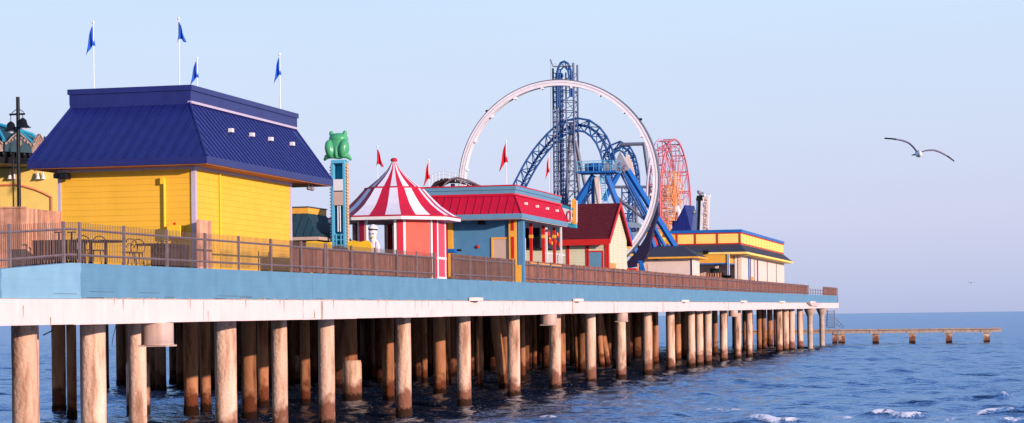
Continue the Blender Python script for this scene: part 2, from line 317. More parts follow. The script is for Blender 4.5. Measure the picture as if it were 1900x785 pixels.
    gb=N.new('ShaderNodeBsdfGlossy'); gb.inputs['Color'].default_value=(.60,.78,1,1); gb.inputs['Roughness'].default_value=.14; L.new(bp.outputs[0],gb.inputs['Normal'])
    fr=N.new('ShaderNodeFresnel'); fr.inputs['IOR'].default_value=1.33; L.new(bp.outputs[0],fr.inputs['Normal'])
    cl=N.new('ShaderNodeMapRange'); cl.inputs[1].default_value=.02; cl.inputs[2].default_value=.24; cl.inputs[3].default_value=.04; cl.inputs[4].default_value=.70; L.new(fr.outputs[0],cl.inputs[0])
    m0=N.new('ShaderNodeMixShader'); L.new(cl.outputs[0],m0.inputs[0]); L.new(db.outputs[0],m0.inputs[1]); L.new(gb.outputs[0],m0.inputs[2])
    mx=N.new('ShaderNodeMixShader'); L.new(ml.outputs[0],mx.inputs[0]); L.new(m0.outputs[0],mx.inputs[1]); L.new(fd.outputs[0],mx.inputs[2]); L.new(mx.outputs[0],N['Material Output'].inputs[0])
    me.materials.append(m); o=bpy.data.objects.new('water',me); C.objects.link(o); tag(o,kind='structure')
build_water()

# ================================================================== PIER
GB=-1.66   # underside of the white girder below deck level
def build_pier():
    P=thing('pier','long sea pier with pale blue edge wall and white girder on concrete pilings','pier',(0,0,0))
    edge=[Vector((0,-22,0)),Vector((0,-.5,0)),Vector((0,239.4,0))]
    poly=[Vector((0,239.4,0)),Vector((-48,239.4,0)),Vector((-48,185,0)),Vector((-34,150,0)),Vector((-34,72,0)),Vector((-19,66,0)),Vector((-19,-22,0)),Vector((0,-22,0)),Vector((0,-.5,0))]
    zg=lambda Y:5.88+.0034*Y
    def sl(name,off0,off1,inset,m):
        pts=[]
        for p in poly:
            q=p.copy(); 
            if abs(p.x)<.6: q.x-=inset
            if p.y>239: q.y-=inset
            pts.append(q)
        n=len(pts); mb=MB(); mb.add([(p.x,p.y,zg(p.y)+off0) for p in pts]+[(p.x,p.y,zd(p.y)+off1) for p in pts],
            [list(range(n)),list(range(n,2*n))[::-1]]+[(i,(i+1)%n,n+(i+1)%n,n+i) for i in range(n)][::1])
        return mb.build(name,m,P)
    sl('deck_slab',-.9,-.004,.35,M_concd)
    # band(s) along the edge with thickness
    def band(name,o0,o1,prou,th,m,segs,cracks=False):
        mb=MB()
        for (a,b) in segs:
            d=(b-a).normalized(); nrm=Vector((d.y,-d.x,0))
            L=(b-a).length; k=max(1,int(L/6))
            for i in range(k):
                p=a+(b-a)*(i/k); q=a+(b-a)*((i+1)/k)
                w0=random.uniform(-.012,.012) if name=='edge_girder' else 0
                P4=[p+nrm*prou,q+nrm*prou,q-nrm*th,p-nrm*th]
                mb.hexa([(v.x,v.y,zg(v.y)+o0+w0) for v in P4],[(v.x,v.y,(zd(v.y) if o1==0 else zg(v.y)+o1)) for v in P4])
        return mb.build(name,m,P)
    segs=[(edge[0],edge[1]),(edge[1],edge[2]),(Vector((0,239.4,0)),Vector((-48,239.4,0)))]
    # pale repainted corner: a real patch of lighter paint that ends at the corner
    fm=bpy.data.materials.new('edge_wall_paint'); fm.use_nodes=True; N=fm.node_tree.nodes; L=fm.node_tree.links; b=N['Principled BSDF']; b.inputs['Roughness'].default_value=.6
    g=N.new('ShaderNodeNewGeometry'); sx=N.new('ShaderNodeSeparateXYZ'); L.new(g.outputs['Position'],sx.inputs[0])
    t=N.new('ShaderNodeTexNoise'); t.inputs['Scale'].default_value=2.5; t.inputs['Detail'].default_value=5; L.new(g.outputs['Position'],t.inputs[0])
    ad=N.new('ShaderNodeMath'); ad.operation='MULTIPLY_ADD'; ad.inputs[1].default_value=.35; L.new(t.outputs[0],ad.inputs[0]); L.new(sx.outputs[1],ad.inputs[2])
    # X > -4.9 and Y < ~0.1 (long face) or on the slanting face
    xg=N.new('ShaderNodeMath'); xg.operation='MULTIPLY_ADD'; xg.inputs[1].default_value=.5; L.new(t.outputs[0],xg.inputs[0]); L.new(sx.outputs[0],xg.inputs[2])
    c1=N.new('ShaderNodeMath'); c1.operation='GREATER_THAN'; c1.inputs[1].default_value=-4.35; L.new(ad.outputs[0],c1.inputs[0])
    c2=N.new('ShaderNodeMath'); c2.operation='LESS_THAN'; c2.inputs[1].default_value=.22; L.new(ad.outputs[0],c2.inputs[0])
    c3=N.new('ShaderNodeMath'); c3.operation='LESS_THAN'; c3.inputs[1].default_value=-.45; L.new(sx.outputs[0],c3.inputs[0])
    c4=N.new('ShaderNodeMath'); c4.operation='MAXIMUM'; L.new(c2.outputs[0],c4.inputs[0]); c4.inputs[1].default_value=0
    c5=N.new('ShaderNodeMath'); c5.operation='MULTIPLY'; L.new(c1.outputs[0],c5.inputs[0]); L.new(c4.outputs[0],c5.inputs[1])
    n2=N.new('ShaderNodeTexNoise'); n2.inputs['Scale'].default_value=1.2; n2.inputs['Detail'].default_value=7; L.new(g.outputs['Position'],n2.inputs[0])
    rr=N.new('ShaderNodeMapRange'); rr.inputs[1].default_value=.3; rr.inputs[2].default_value=.7; rr.inputs[3].default_value=.9; rr.inputs[4].default_value=1.1; L.new(n2.outputs[0],rr.inputs[0])
    mx=N.new('ShaderNodeMix'); mx.data_type='RGBA'; L.new(c5.outputs[0],mx.inputs[0]); mx.inputs[6].default_value=(.105,.25,.365,1); mx.inputs[7].default_value=(.20,.385,.50,1)
    vs=N.new('ShaderNodeVectorMath'); vs.operation='SCALE'; L.new(mx.outputs[2],vs.inputs[0]); L.new(rr.outputs[0],vs.inputs['Scale'])
    # block joints
    br=N.new('ShaderNodeTexBrick'); br.inputs['Color1'].default_value=(1,1,1,1); br.inputs['Color2'].default_value=(.985,.985,.985,1); br.inputs['Mortar'].default_value=(.92,.92,.92,1)
    br.inputs['Scale'].default_value=1; br.inputs['Mortar Size'].default_value=.008; br.inputs['Brick Width'].default_value=.8; br.inputs['Row Height'].default_value=.2
    cb=N.new('ShaderNodeCombineXYZ'); sm=N.new('ShaderNodeMath'); sm.operation='SUBTRACT'; L.new(sx.outputs[1],sm.inputs[0]); L.new(sx.outputs[0],sm.inputs[1]); L.new(sm.outputs[0],cb.inputs[0]); L.new(sx.outputs[2],cb.inputs[1]); L.new(cb.outputs[0],br.inputs[0])
    v2=N.new('ShaderNodeVectorMath'); v2.operation='MULTIPLY'; L.new(vs.outputs[0],v2.inputs[0]); L.new(br.outputs[0],v2.inputs[1]); L.new(v2.outputs[0],b.inputs['Base Color'])
    band('edge_wall',-.965,0,0,.34,fm,segs)
    gd=band('edge_girder',GB,-.975,.06,.4,M_girder,segs)
    # cracked paint line between wall and girder
    mb=MB(); y=.4
    while y<238:
        l=random.uniform(.15,1.1)
        if random.random()<.55: z=zd(y)-.955+random.uniform(0,.06); mb.box(0,.008,y,y+l,z-.008,z+.006)
        y+=l+random.uniform(.05,.9)
    for (ya,yb,h) in ((-1.6,-.2,.20),(.6,2.2,.20),(3.9,5.4,.19),(10,13,.12)):
        z=zd(ya)-.965+h; mb.box(0,.006,ya,yb,z-.03 if yb-ya<.1 else z-.01,z+ (.0 if yb-ya>.1 else .1))
    tag(mb.build('paint_crack',M_concd,P),kind='stuff')
    # rough broken grout along the joint
    mb=MB(); y=0
    while y<200:
        l=random.uniform(.1,.5); h=random.uniform(.01,.045); mb.box(.0,.075,y,y+l,zd(y)-.976,zd(y)-.976+h); y+=l+random.uniform(0,.25)
    tag(mb.build('joint_grout',M_jet,P),kind='stuff')
    # girder joints
    for px in (597,1062,1139,1230,1352): 
        y=uX(px,580,.06).y; bx('girder_joint',M_jet,P,.055,.085,y-.08,y+.08,zd(y)+GB-.02,zd(y)-1.0)
    M_rust=mat('rust_run',(.36,.17,.09),.8,0,.4,6)
    M_seam=mat('paint_seam',(.52,.38,.33),.7,0,.2,5)
    for k in range(24):
        y=8.3+9.85*k+random.uniform(-.4,.4)
        if y<232: bx('panel_seam',M_seam,P,.061,.066,y-.025,y+.025,zd(y)+GB+.02,zd(y)-1.0); bx('wall_seam',M_teal,P,.0,.004,y+1.2,y+1.225,zd(y)-.95,zd(y)-.01)
    mb=MB()
    for k in range(95):
        y=random.uniform(-12,232); l=random.uniform(.08,.42); w=random.uniform(.012,.045); z=zd(y)-.978 if random.random()<.6 else zd(y)+GB+l+.01
        mb.add([(.0665,y-w,z),(.0665,y+w,z),(.0665,y+w*.25,z-l),(.0665,y-w*.25,z-l)],[(0,1,2,3)])
    tag(mb.build('rust_runs',M_rust,P),kind='stuff')
    # pile caps across the pier under the slab
    fy=[uX(px,700,-.6).y for px in (57,173,270,419,519,606)]
    front=[(-.6,fy[0]-.35,.33),(-1.3,fy[0]+1.1,.36),(-.6,fy[1],.36),(-.85,fy[2],.26),(-.6,fy[3],.36),(-.6,fy[4],.28),(-.6,fy[5],.31)]
    front+=[(-.6,2.9+9.85*k,.33) for k in range(3,12)]+[(-.6,115.6,.32),(-.6,120.3,.32),(-.6,129.7,.33),(-.6,138.9,.33),(-.8,148.9,.3)]
    for px in (1446,1458,1469,1485): front.append((-.6,uX(px,655,-.6).y,.36))
    inner=[]
    for x,y,w in [(650,743,.4),(721,748,.31),(567,753,.25),(463,779,.32),(489,756,.27),(382,763,.25),(355,767,.33),(110,765,.33),(134,775,.22),(253,767,.4),(816.5,732.6,.34),(831,714,.2),(970,707,.2),(992,682,.2),(1063,677,.28),(1075,690,.2),(788,710,.2),(891,722,.2),(695,708,.2),(610,720,.25),(705,706,.2),(548,712,.26)]:
        p=uZ(x,y,0); inner.append((p.x,p.y,w))
    for px,py in ((1205,686),(1216,678),(1258,672),(1327,660),(1386,647),(1393,645),(1409,651),(1418,650),(1440,644)):
        p=uZ(px,py,0); inner.append((p.x,p.y,.3))
    back=[]
    for k in range(7,23):
        y=2.9+9.85*k
        for X in (-7,-12,-17,-22,-27,-32): 
            if k<9 and X>-14: continue
            (inner if (X==-7 and k>=9) else back).append((X+random.uniform(-.7,.7),y+random.uniform(-1.5,1.5),random.uniform(.3,.42)))
            if X<-14 and y<170:
              for _ in range(3): back.append((X+random.uniform(-2.5,2.5),y+random.uniform(-4.9,4.9),random.uniform(.3,.5)))
            if X<-14 and y<170: back.append((X+random.uniform(-1.5,1.5),y+4.9+random.uniform(-1.5,1.5),random.uniform(.3,.42)))
    for y in (205,222): 
        for X in (-38,-45): back.append((X,y,.35))
    def pile(x,y,r,lean=None,top=None,into=None,m_=M_pile2):
        zt=zd(y)-.92 if top is None else top; n=20
        prof=[]; H=zt+.6
        ks=[-.6,.0,.28,.36,.5,.9,1.4,2,2.8,3.6,zt]
        xt=x if lean is None else lean[0]; yt=y if lean is None else lean[1]
        mb=MB() if into is None else into; s=random.random()*9
        rs=[r*(1.0+(.07 if z<.3 else 0)+.012*math.sin(3*z+s)) for z in ks]
        mb.path([(x+(xt-x)*max(0,z)/zt,y+(yt-y)*max(0,z)/zt,z) for z in ks],r,n,rs=rs)
        if into is None: mb.build('piling',m_,P)
    front=[(CAM.x+(x-CAM.x)*(k:=(CAM.x+1.5)/(CAM.x+.6)),CAM.y+(y-CAM.y)*k,r*k) for x,y,r in front]
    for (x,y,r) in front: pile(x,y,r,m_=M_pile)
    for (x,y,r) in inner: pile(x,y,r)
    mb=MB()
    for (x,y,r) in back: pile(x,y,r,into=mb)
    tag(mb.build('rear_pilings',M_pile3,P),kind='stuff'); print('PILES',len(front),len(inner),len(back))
    # raking pairs
    for (bx_,by_,tx_,ty_,w) in ((935,722,914,592,.29),(944,716,927,592,.27),(1117,683,1108,592,.25),(1129,681,1110,592,.25),(1073,690,1066,592,.2)):
        p=uZ(bx_,by_,0); t=uY(tx_,ty_,p.y); pile(p.x,p.y,w,(t.x,t.y))
    # broken concrete jackets on some inner piles
    for (x,y,w,zt) in ((654,743,.5,2.1),(553,712,.42,1.9),(705,706,.5,1.6),(257,767,.55,2.4)):
        p=uZ(x,y,0); mb=MB(); mb.lathe((p.x,p.y,0),[(w,-.6),(w,zt-.2),(w*.92,zt),(w*.6,zt+.02)],16); mb.build('pile_jacket',M_pile,P)
    # white steel drums where cylinders meet the girder
    for px,w,h in ((293,.48,.62),(1019,.44,.52),(1154,.40,.50),(1361,.42,.5)):
        y=uX(px,600,-.1).y; mb=MB(); mb.lathe((-.12,y,zd(y)+GB),[(w*1.02,-h-.04),(w*1.02,-h),(w,-h),(w,-.01)],24); mb.box(-.12-w*.9,-.12+w*.9,y-w*.9,y+w*.9,zd(y)+GB-h-.09,zd(y)+GB-h-.042); mb.build('pile_drum',M_drum,P)
    for px,hw in ((880,.5),(1070,.5),(1269,.6),(1378,.8),(1450,1.),(1507,1.4)):
        y=uX(px,553,.1).y; mb=MB(); n=20
        prof=[]; z=zd(y)-.97
        vs=[(.06+.42*max(0,math.sin(math.pi*i/n)),y-hw*math.cos(math.pi*i/n)*1.6,z) for i in range(n+1)]
        mb.prism(vs,(0,0,.15)); mb.build('drum_cap_ledge',M_stucco,P)
    for k in range(-1,24):
        y=2.9+9.85*k
        if y<4: continue
        xe=-18 if y<70 else -33
        mb=MB(); mb.hexa([(-1.0 if False else -.45,y-.4,zd(y)-1.5),(-.45,y+.4,zd(y)-1.5),(xe,y+.4,zd(y)-1.5),(xe,y-.4,zd(y)-1.5)][::-1],[(-.45,y-.4,zd(y)-.905),(-.45,y+.4,zd(y)-.905),(xe,y+.4,zd(y)-.905),(xe,y-.4,zd(y)-.905)][::-1]); mb.build('cross_beam',M_concd,P)
    for X in (-5.5,-11,-16,-22,-27,-32): MB().hexa([(X-.25,(20 if X>-18 else 75),zd((20 if X>-18 else 75))-1.35),(X+.25,(20 if X>-18 else 75),zd((20 if X>-18 else 75))-1.35),(X+.25,236,zd(236)-1.35),(X-.25,236,zd(236)-1.35)],[(X-.25,(20 if X>-18 else 75),zd((20 if X>-18 else 75))-.907),(X+.25,(20 if X>-18 else 75),zd((20 if X>-18 else 75))-.907),(X+.25,236,zd(236)-.907),(X-.25,236,zd(236)-.907)]).build('long_beam',M_concd,P)
    # seaward end: flared column heads with a little arch
    for px in (1503,1525):
        y=uX(px,600,-.5).y; z=zd(y)+GB; mb=MB(); mb.lathe((-.5,y,0),[(.33,-.6),(.33,z-1.1),(.38,z-.9),(.62,z-.35),(.75,z-.01)],20); mb.build('flared_piling',M_pile if False else M_jet,P)
    y=uX(1506,565,.1).y; mb=MB(); mb.hexa([(0.062,y-2.5,zd(y)-1.35),(.35,y-2.5,zd(y)-1.35),(.35,y+7,zd(y)-1.35),(.062,y+7,zd(y)-1.35)],[(0.062,y-6,zd(y)-.985),(.5,y-6,zd(y)-.985),(.5,y+8,zd(y)-.985),(.062,y+8,zd(y)-.985)]); mb.build('column_head_block',M_girder,P)
    mb=MB(); p0=uY(203,612,30); mb.path([uY(216,600,22),uY(213,612,22),uY(209,628,22),uY(208,640,22)],.012,5); mb.path([uY(80,622,8),uY(88,618,8),uY(98,613,8)],.02,5); mb.build('hanging_wire',M_dark,P)
    return P
pier=build_pier()

# end stair
def stair():
    t=thing('steel_stair','steel access stair hanging at the seaward end of the pier','stair',(0.0,240.5,4))
    A=[uY(1535,575,241),uY(1548,575,241),uY(1534,607,241),uY(1549,607,241)]
    mb=MB(); mb.tube(A[0],A[2],.07,6); mb.tube(A[1],A[3],.07,6); mb.tube(A[2],A[3],.06,6); mb.build('stair_frame',M_steel,t)
    mb=MB()
    for k in range(1,11):
        f=k/11; a=A[0].lerp(A[2],f); b=A[1].lerp(A[3],f); mb.box(a.x,b.x,a.y-.3,a.y+.3,a.z-.03,a.z+.03)
    mb.build('tread',M_steel,t)
    mb=MB(); a=uY(1549,590,242); b=uY(1566,606,242); c=uY(1549,600,242); mb.tube(a,b,.04,6); mb.tube(c,uY(1563,609,242),.04,6)
    for f in (0,.33,.66,1): mb.tube(a.lerp(b,f),c.lerp(uY(1563,609,242),f),.03,6)
    mb.build('handrail',M_steel,t)
stair()

# old jetty beam beyond
def jetty():
    yj=236.; t=thing('concrete_jetty','low weathered concrete beam on short posts running out past the pier end','jetty',(uY(1557,640,yj+4).x,yj+4,0))
    Y=yj+5
    pl=uY(1375,613,Y); pr=uY(1858,606.5,Y); zb=pl.z*.5+pr.z*.5
    mb=MB(); n=26
    for i in range(n):
        xa=pl.x+(pr.x-pl.x)*i/n; xb=pl.x+(pr.x-pl.x)*(i+1)/n; dz=random.uniform(-.03,.03)
        mb.box(xa+.01,xb-.01,Y-.55,Y+.55,zb-.62+dz*.5,zb-.22)
        if random.random()<.93: mb.box(xa+.02,xb-.02,Y-.75,Y+.75,zb-.218,zb-.05+dz)
    mb.box(pl.x,pr.x,Y-.5,Y+.5,zb-.60,zb-.24)
    mb.build('beam',M_jet,t)
    for px in (1427,1557,1625,1693,1761,1831):
        x=uY(px,640,Y).x; w=.42
        if px==1557: 
            MB().box(x-.9,x-.25,Y-.3,Y+.3,-.6,zb-.6).build('post',M_pile,t); MB().box(x-.1,x+.8,Y-.35,Y+.35,-.6,zb-.6).build('post',M_pile,t)
        else: MB().box(x-w,x+w,Y-.35,Y+.35,-.6,zb-.6).build('post',M_pile,t)
        MB().box(x-w*1.7,x+w*1.7,Y-.62,Y+.62,zb-.75,zb-.3).build('post_cap',M_jet,t)
jetty()

# ================================================================== FENCES
def fence(label,pts,zoff=.0,H=1.1,boards=None,rods=True,post_sp=2.95,m_board=M_wood,posts=None,bh=None):
    """pts: polyline of Vector (x,y). posts every post_sp; rods: thin steel pickets; boards: list of (s0,s1,height) runs of cedar"""
    t=thing('fence',label,'fence',(pts[0][0],pts[0][1],zd(pts[0][1])),'fence sections along the pier edge')
    V=[Vector((p[0],p[1],0)) for p in pts]; cum=[0]
    for a,b in zip(V,V[1:]): cum.append(cum[-1]+(b-a).length)
    def at(s):
        for i in range(len(V)-1):
            if s<=cum[i+1]+1e-6: f=(s-cum[i])/(cum[i+1]-cum[i]); p=V[i].lerp(V[i+1],f); d=(V[i+1]-V[i]).normalized(); return p,d
        return V[-1],(V[-1]-V[-2]).normalized()
    T=cum[-1]
    ss=posts or ([T*i/max(1,round(T/post_sp)) for i in range(max(1,round(T/post_sp))+1)])
    for s in ss[:100]:
        p,d=at(s); z=zd(p.y); MB().box(p.x-.035,p.x+.035,p.y-.035,p.y+.035,z,z+H+.02).build('post',M_rail,t)
    for h,nm in ((.22,'bottom_rail'),(H-.19,'top_rail')):
        mb=MB()
        for a,b in zip(V,V[1:]): mb.tube((a.x,a.y,zd(a.y)+h),(b.x,b.y,zd(b.y)+h),.032,4)
        mb.build(nm,M_rail,t)
    if rods:
        mb=MB(); s=.05
        while s<T:
            p,d=at(s); z=zd(p.y); hh=H-.0+random.uniform(-.01,.01); r=.0065
            mb.box(p.x-r,p.x+r,p.y-r,p.y+r,z+.05,z+hh); s+=.11
        mb.build('picket_row',M_rod,t)
    if boards:
        mb=MB()
        for s0,s1,hb in boards:
            s=s0
            while s<s1:
                p,d=at(s); n=Vector((d.y,-d.x,0)); q=p-n*(.08+random.uniform(0,.012)); w=.062; z=zd(p.y); hh=hb+random.uniform(-.018,.018)
                a=q-d*w; b=q+d*w; P4=[a,b,b-n*.02,a-n*.02]
                mb.hexa([(v.x,v.y,z+.03) for v in P4],[(v.x,v.y,z+hh) for v in P4]); s+=.134
        mb.build('board_row',m_board,t)
    return t
Yx=lambda px:uX(px,500,-.05).y
FE=-.05
yL=[Yx(-80),Yx(18),Yx(118)]
fence('see-through steel rod fence on the sloping deck at the far left edge',[(FE,-16),(FE,-.5),(FE,-.1)],posts=[y+16 for y in yL]+[yL[0]-3+16])
yA=[Yx(p) for p in (148,231,310,381,443,503,540,559,603,606,652,696,737,773,807)]
fence('long see-through steel rod fence in front of the yellow building and tent',[(FE,yA[0]),(FE,yA[-1])],
      boards=[(yA[6]-yA[0]+.3,yA[-1]-yA[0],.92)],posts=[y-yA[0] for y in yA])
fence('short board fence between the striped tent and the teal corner column',[(FE,Yx(841)),(FE,Yx(955))],boards=[(0,Yx(955)-Yx(841),1.13)],H=1.13,rods=True,post_sp=3)
fence('very long cedar board fence from the teal column towards the pier end',[(FE,Yx(974)),(FE,Yx(1500))],boards=[(0,Yx(1500)-Yx(974),1.12)],H=1.12,rods=False,post_sp=3.05)
fence('last short board fence on the seaward corner of the pier',[(FE,Yx(1528)),(FE,239.0)],boards=[(0,239-Yx(1528),1.1)],rods=False)
fence('low open pipe rail closing the gap near the pier end',[(FE,Yx(1503)),(FE,Yx(1526))],H=.75,rods=False,post_sp=3)

# ================================================================== BUILDING WITH NAVY MANSARD
def seam_slope(mb,p00,p10,p11,p01,sp=.4,h=.03,w=.02,vert=True):
    """raised seams on the quad p00(bottom a) p10(bottom b) p11(top b) p01(top a), running up the slope, clipped to the quad"""
    p00,p10,p11,p01=[Vector(p) for p in (p00,p10,p11,p01)]
    e=(p10-p00); L=e.length; e.normalize(); n=(p10-p00).cross(p01-p00).normalized()
    upd=n.cross(e).normalized(); 
    if upd.z<0: upd=-upd
    H=(p01-p00).dot(upd); t0=(p01-p00).dot(e); t1=(p11-p00).dot(e)
    s=sp*.5
    while s<L:
        h1=H
        if s<t0: h1=H*s/t0
        if s>t1 and L-t1>1e-4: h1=H*(L-s)/(L-t1)
        if h1>.1:
            a=p00+e*s; b=a+upd*(h1-.02); 
            mb.hexa([a-e*w,a+e*w,a+e*w+n*h,a-e*w+n*h],[b-e*w,b+e*w,b+e*w+n*h,b-e*w+n*h])
        s+=sp
    # seams in the left-over triangle beyond the top edge are included above
def mansard(t,m,ex0,ex1,ey0,ey1,ez,tx0,tx1,ty0,ty1,tz,fasc,topH,mf,mt,m_par=None,seam=.4,soffit=None,over=.1):
    B=[Vector(p) for p in ((ex0,ey0,ez),(ex1,ey0,ez),(ex1,ey1,ez),(ex0,ey1,ez))]
    T=[Vector(p) for p in ((tx0,ty0,tz),(tx1,ty0,tz),(tx1,ty1,tz),(tx0,ty1,tz))]
    mb=MB(); mb.hexa(B,T)
    for i,j in ((0,1),(1,2),(2,3),(3,0)): seam_slope(mb,B[i],B[j],T[j],T[i],seam)
    for i in range(4): mb.tube(B[i],T[i],.05,6)
    r=mb.build('roof',m,t)
    MB().box(ex0-.03,ex1+.03,ey0-.03,ey1+.03,ez-fasc,ez-.003).build('eave_fascia',mf,t)
    MB().box(ex0+.02,ex1-.02,ey0+.02,ey1-.02,ez-fasc-.03,ez-fasc-.002).build('soffit',soffit or mf,t)
    mb=MB(); mb.box(tx0-over,tx1+over,ty0-over,ty1+over,tz+.0,tz+topH); mb.box(tx0-over-.05,tx1+over+.05,ty0-over-.05,ty1+over+.05,tz+topH-.16,tz+topH+.02); mb.build('roof_parapet',m_par or m,t)
    MB().box(tx1+.0,tx1+.15,ty0-.12,ty1+.05,tz-.085,tz-.003).build('roof_trim',mt,t)
    MB().box(tx0-.05,tx1-.002,ty0-.17,ty0,tz-.12,tz-.003).build('front_trim',m,t)
    return r
def flag(name_lab,base,h,dirx,m,size=.75,lean=0,grp='flags on poles'):
    t=thing('flag',name_lab,'flag',base,grp)
    b=Vector(base); top=b+Vector((0,0,h)); mb=MB(); mb.tube(b,top,.02,8); mb.ell(top,.05,.05,.06,8,6); mb.build('flagpole',M_whitm,t)
    # limp pennant hanging beside the pole: folded cloth with depth
    mb=MB(); nU,nV=10,16; vs=[]
    for v in range(nV+1):
        fv=v/nV
        for u in range(nU+1):
            fu=u/nU; x=dirx*size*(.52*fv*fu-.13*fv*fv+.03*math.sin(fv*7)*fu); y=.06*math.sin(fu*10+fv*3)*fv; z=-.12-size*fv*(.92+(.30*fu if dirx<0 else -.1*fu)*1.0-.12*math.sin(fu*5)*fv)
            vs.append(top+Vector((x+.02*dirx,y-.035*(1-fv),z)))
    fs=[(v*(nU+1)+u,v*(nU+1)+u+1,(v+1)*(nU+1)+u+1,(v+1)*(nU+1)+u) for v in range(nV) for u in range(nU)]
    mb.add(vs,fs,0,True); o=mb.build('pennant',m,t); so_=o.modifiers.new('cloth','SOLIDIFY'); so_.thickness=.008
    return t
def floodlight(name_lab,p,grp,sc=1.):
    t=thing('floodlight',name_lab,'floodlight',p,grp); p=Vector(p); s=sc
    MB().box(p.x+.05*s,p.x+.27*s,p.y-.13*s,p.y+.13*s,p.z-.10*s,p.z+.09*s).build('lamp_housing',M_white,t,bevel=.012)
    mb=MB(); mb.tube((p.x-.12*s,p.y,p.z+.06*s),(p.x+.1*s,p.y,p.z+.02*s),.025*s,6); mb.box(p.x-.2*s,p.x-.12*s,p.y-.18*s,p.y-.05*s,p.z+.05*s,p.z+.14*s); mb.build('bracket',M_grey,t)
def yellow_building():
    x0,x1,y0,y1=-6.42,-1.6,12.1,21.4; zb=5.92; zt=9.42
    t=thing('yellow_building','yellow clapboard building with big navy metal mansard roof and white corners','building',(-4,12.1,5.93))
    MB().box(x0,x1,y0,y1,zb,zt).build('wall',M_yel,t)
    mb=MB()
    for (x,y) in ((x0,y0),(x1,y0),(x1,y1)): mb.box(x-.1,x+.045,y-.045,y+.1,zb,zt-.02) if x==x1 and y==y0 else mb.box(x-.045,x+.06 if x==x0 else x+.045,y-.045 if y==y0 else y-.1,y+.05,zb,zt-.02)
    mb.build('corner_board',M_lav,t)
    MB().box(x0-.06,x1+.06,y0-.06,y1+.06,zt-.14,zt+.0).build('frieze',M_lav,t)
    mansard(t,M_navy,-7.15,-.85,11.3,24.0,9.63,-6.86,-2.6,14.15,24.7,11.74,.24,.52,M_navy,M_lav,soffit=M_soff)
    # conduit and box on the front wall, small door-height box on the side
    p=uY(305,335,y0-.05); mb=MB(); mb.tube((p.x,y0-.06,p.z),(p.x,y0-.06,zb),.05,8); mb.box(p.x-.12,p.x+.0,y0-.14,y0-.002,p.z-.12,p.z+.1); mb.build('conduit',M_yelp,t)
    a=uX(406,316,x1); mb=MB(); mb.tube((x1+.04,a.y,zt-.1),(x1+.04,a.y,zb),.035,6); mb.build('downpipe',M_yelp,t)
    a=uY(310,418,y0-.3); b=uY(336,440,y0-.3); MB().box(a.x,b.x,y0-.35,y0-.01,b.z,a.z).build('meter_box',M_yelp,t,bevel=.02)
    p=uY(324,416,y0-.2); MB().lathe((p.x,y0-.2,p.z-.02),[(.05,-.04),(.05,.05),(.02,.08)],10).build('alarm_lamp',M_redp,t)
    # two lights under the far eave
    for px in (573,579):
        p=uX(px,346,-1.2); mb=MB(); mb.tube((p.x,p.y,9.36),(p.x,p.y,9.24),.02,6); mb.ell((p.x,p.y,9.2),.09,.12,.07,10,8); mb.build('eave_lamp',M_grey,t)
    return t
yellow_building()
s1=uY(118,325,11.9)
sp=thing('loudspeaker','black loudspeaker under the left eave of the yellow building','speaker',(s1.x,11.9,s1.z))
MB().box(s1.x-.02,s1.x+.26,11.55,11.95,s1.z-.16,s1.z+.06).build('speaker_body',M_dark,sp,bevel=.04); MB().box(s1.x-.24,s1.x-.025,11.6,11.9,s1.z-.12,s1.z+.05).build('speaker_horn',M_dark,sp,bevel=.03)
for k,px,py in ((0,423,242),(1,462,250),(2,497,258),(3,537,267)):
    # on the right-hand slope: plane through eave (-.85, z 9.63) and top (-2.6, z 11.74)
    best=None
    for i in range(200):
        X=-.85-1.75*i/199; q=uX(px,py,X); zs=9.63+(-.85-X)/1.75*2.11
        if best is None or abs(q.z-zs)<best[0]: best=(abs(q.z-zs),q)
    q=best[1]
    floodlight('white floodlight on the right slope of the navy roof, %s'%['nearest the front corner','second from the front corner','third from the front corner','farthest from the front corner'][k],(q.x,q.y,q.z),'floodlights on the navy roof',.72)
zt_=12.2
flag('blue flag on a white pole at the front left corner of the navy roof',(-6.2,14.4,zt_),2.4,-.9,M_flagb)
p=uY(333,157,14.4); flag('blue flag on a white pole near the front right corner of the navy roof',(p.x,14.4,zt_),2.4,.8,M_flagb)
flag('blue flag on a low-looking white pole at the back left corner of the navy roof',(uY(366,150,24.4).x,24.4,zt_),2.35,-1,M_flagb,.7)
flag('blue flag on a white pole at the far right corner of the navy roof',(uY(520,200,24.3).x,24.3,zt_),2.35,-.8,M_flagb)

# plywood gate leaf by the white corner
g0=uX(367,407,-1.2); g1=uX(393,407,-1.2)
gt=thing('wooden_screen','reddish cedar screen standing beside the white corner of the yellow building','screen',(-1.2,g0.y,zd(g0.y)))
mb=MB(); n=5
for i in range(n):
    a=g0.y+(g1.y-g0.y)*i/n; b=g0.y+(g1.y-g0.y)*(i+1)/n; mb.box(-1.25,-1.21,a+.005,b-.005,5.92,g0.z)
mb.build('screen_board',M_woodn,gt); MB().box(-1.30,-1.255,g0.y+.05,g1.y-.05,6.0,g0.z-.1).build('frame',M_woodn,gt)

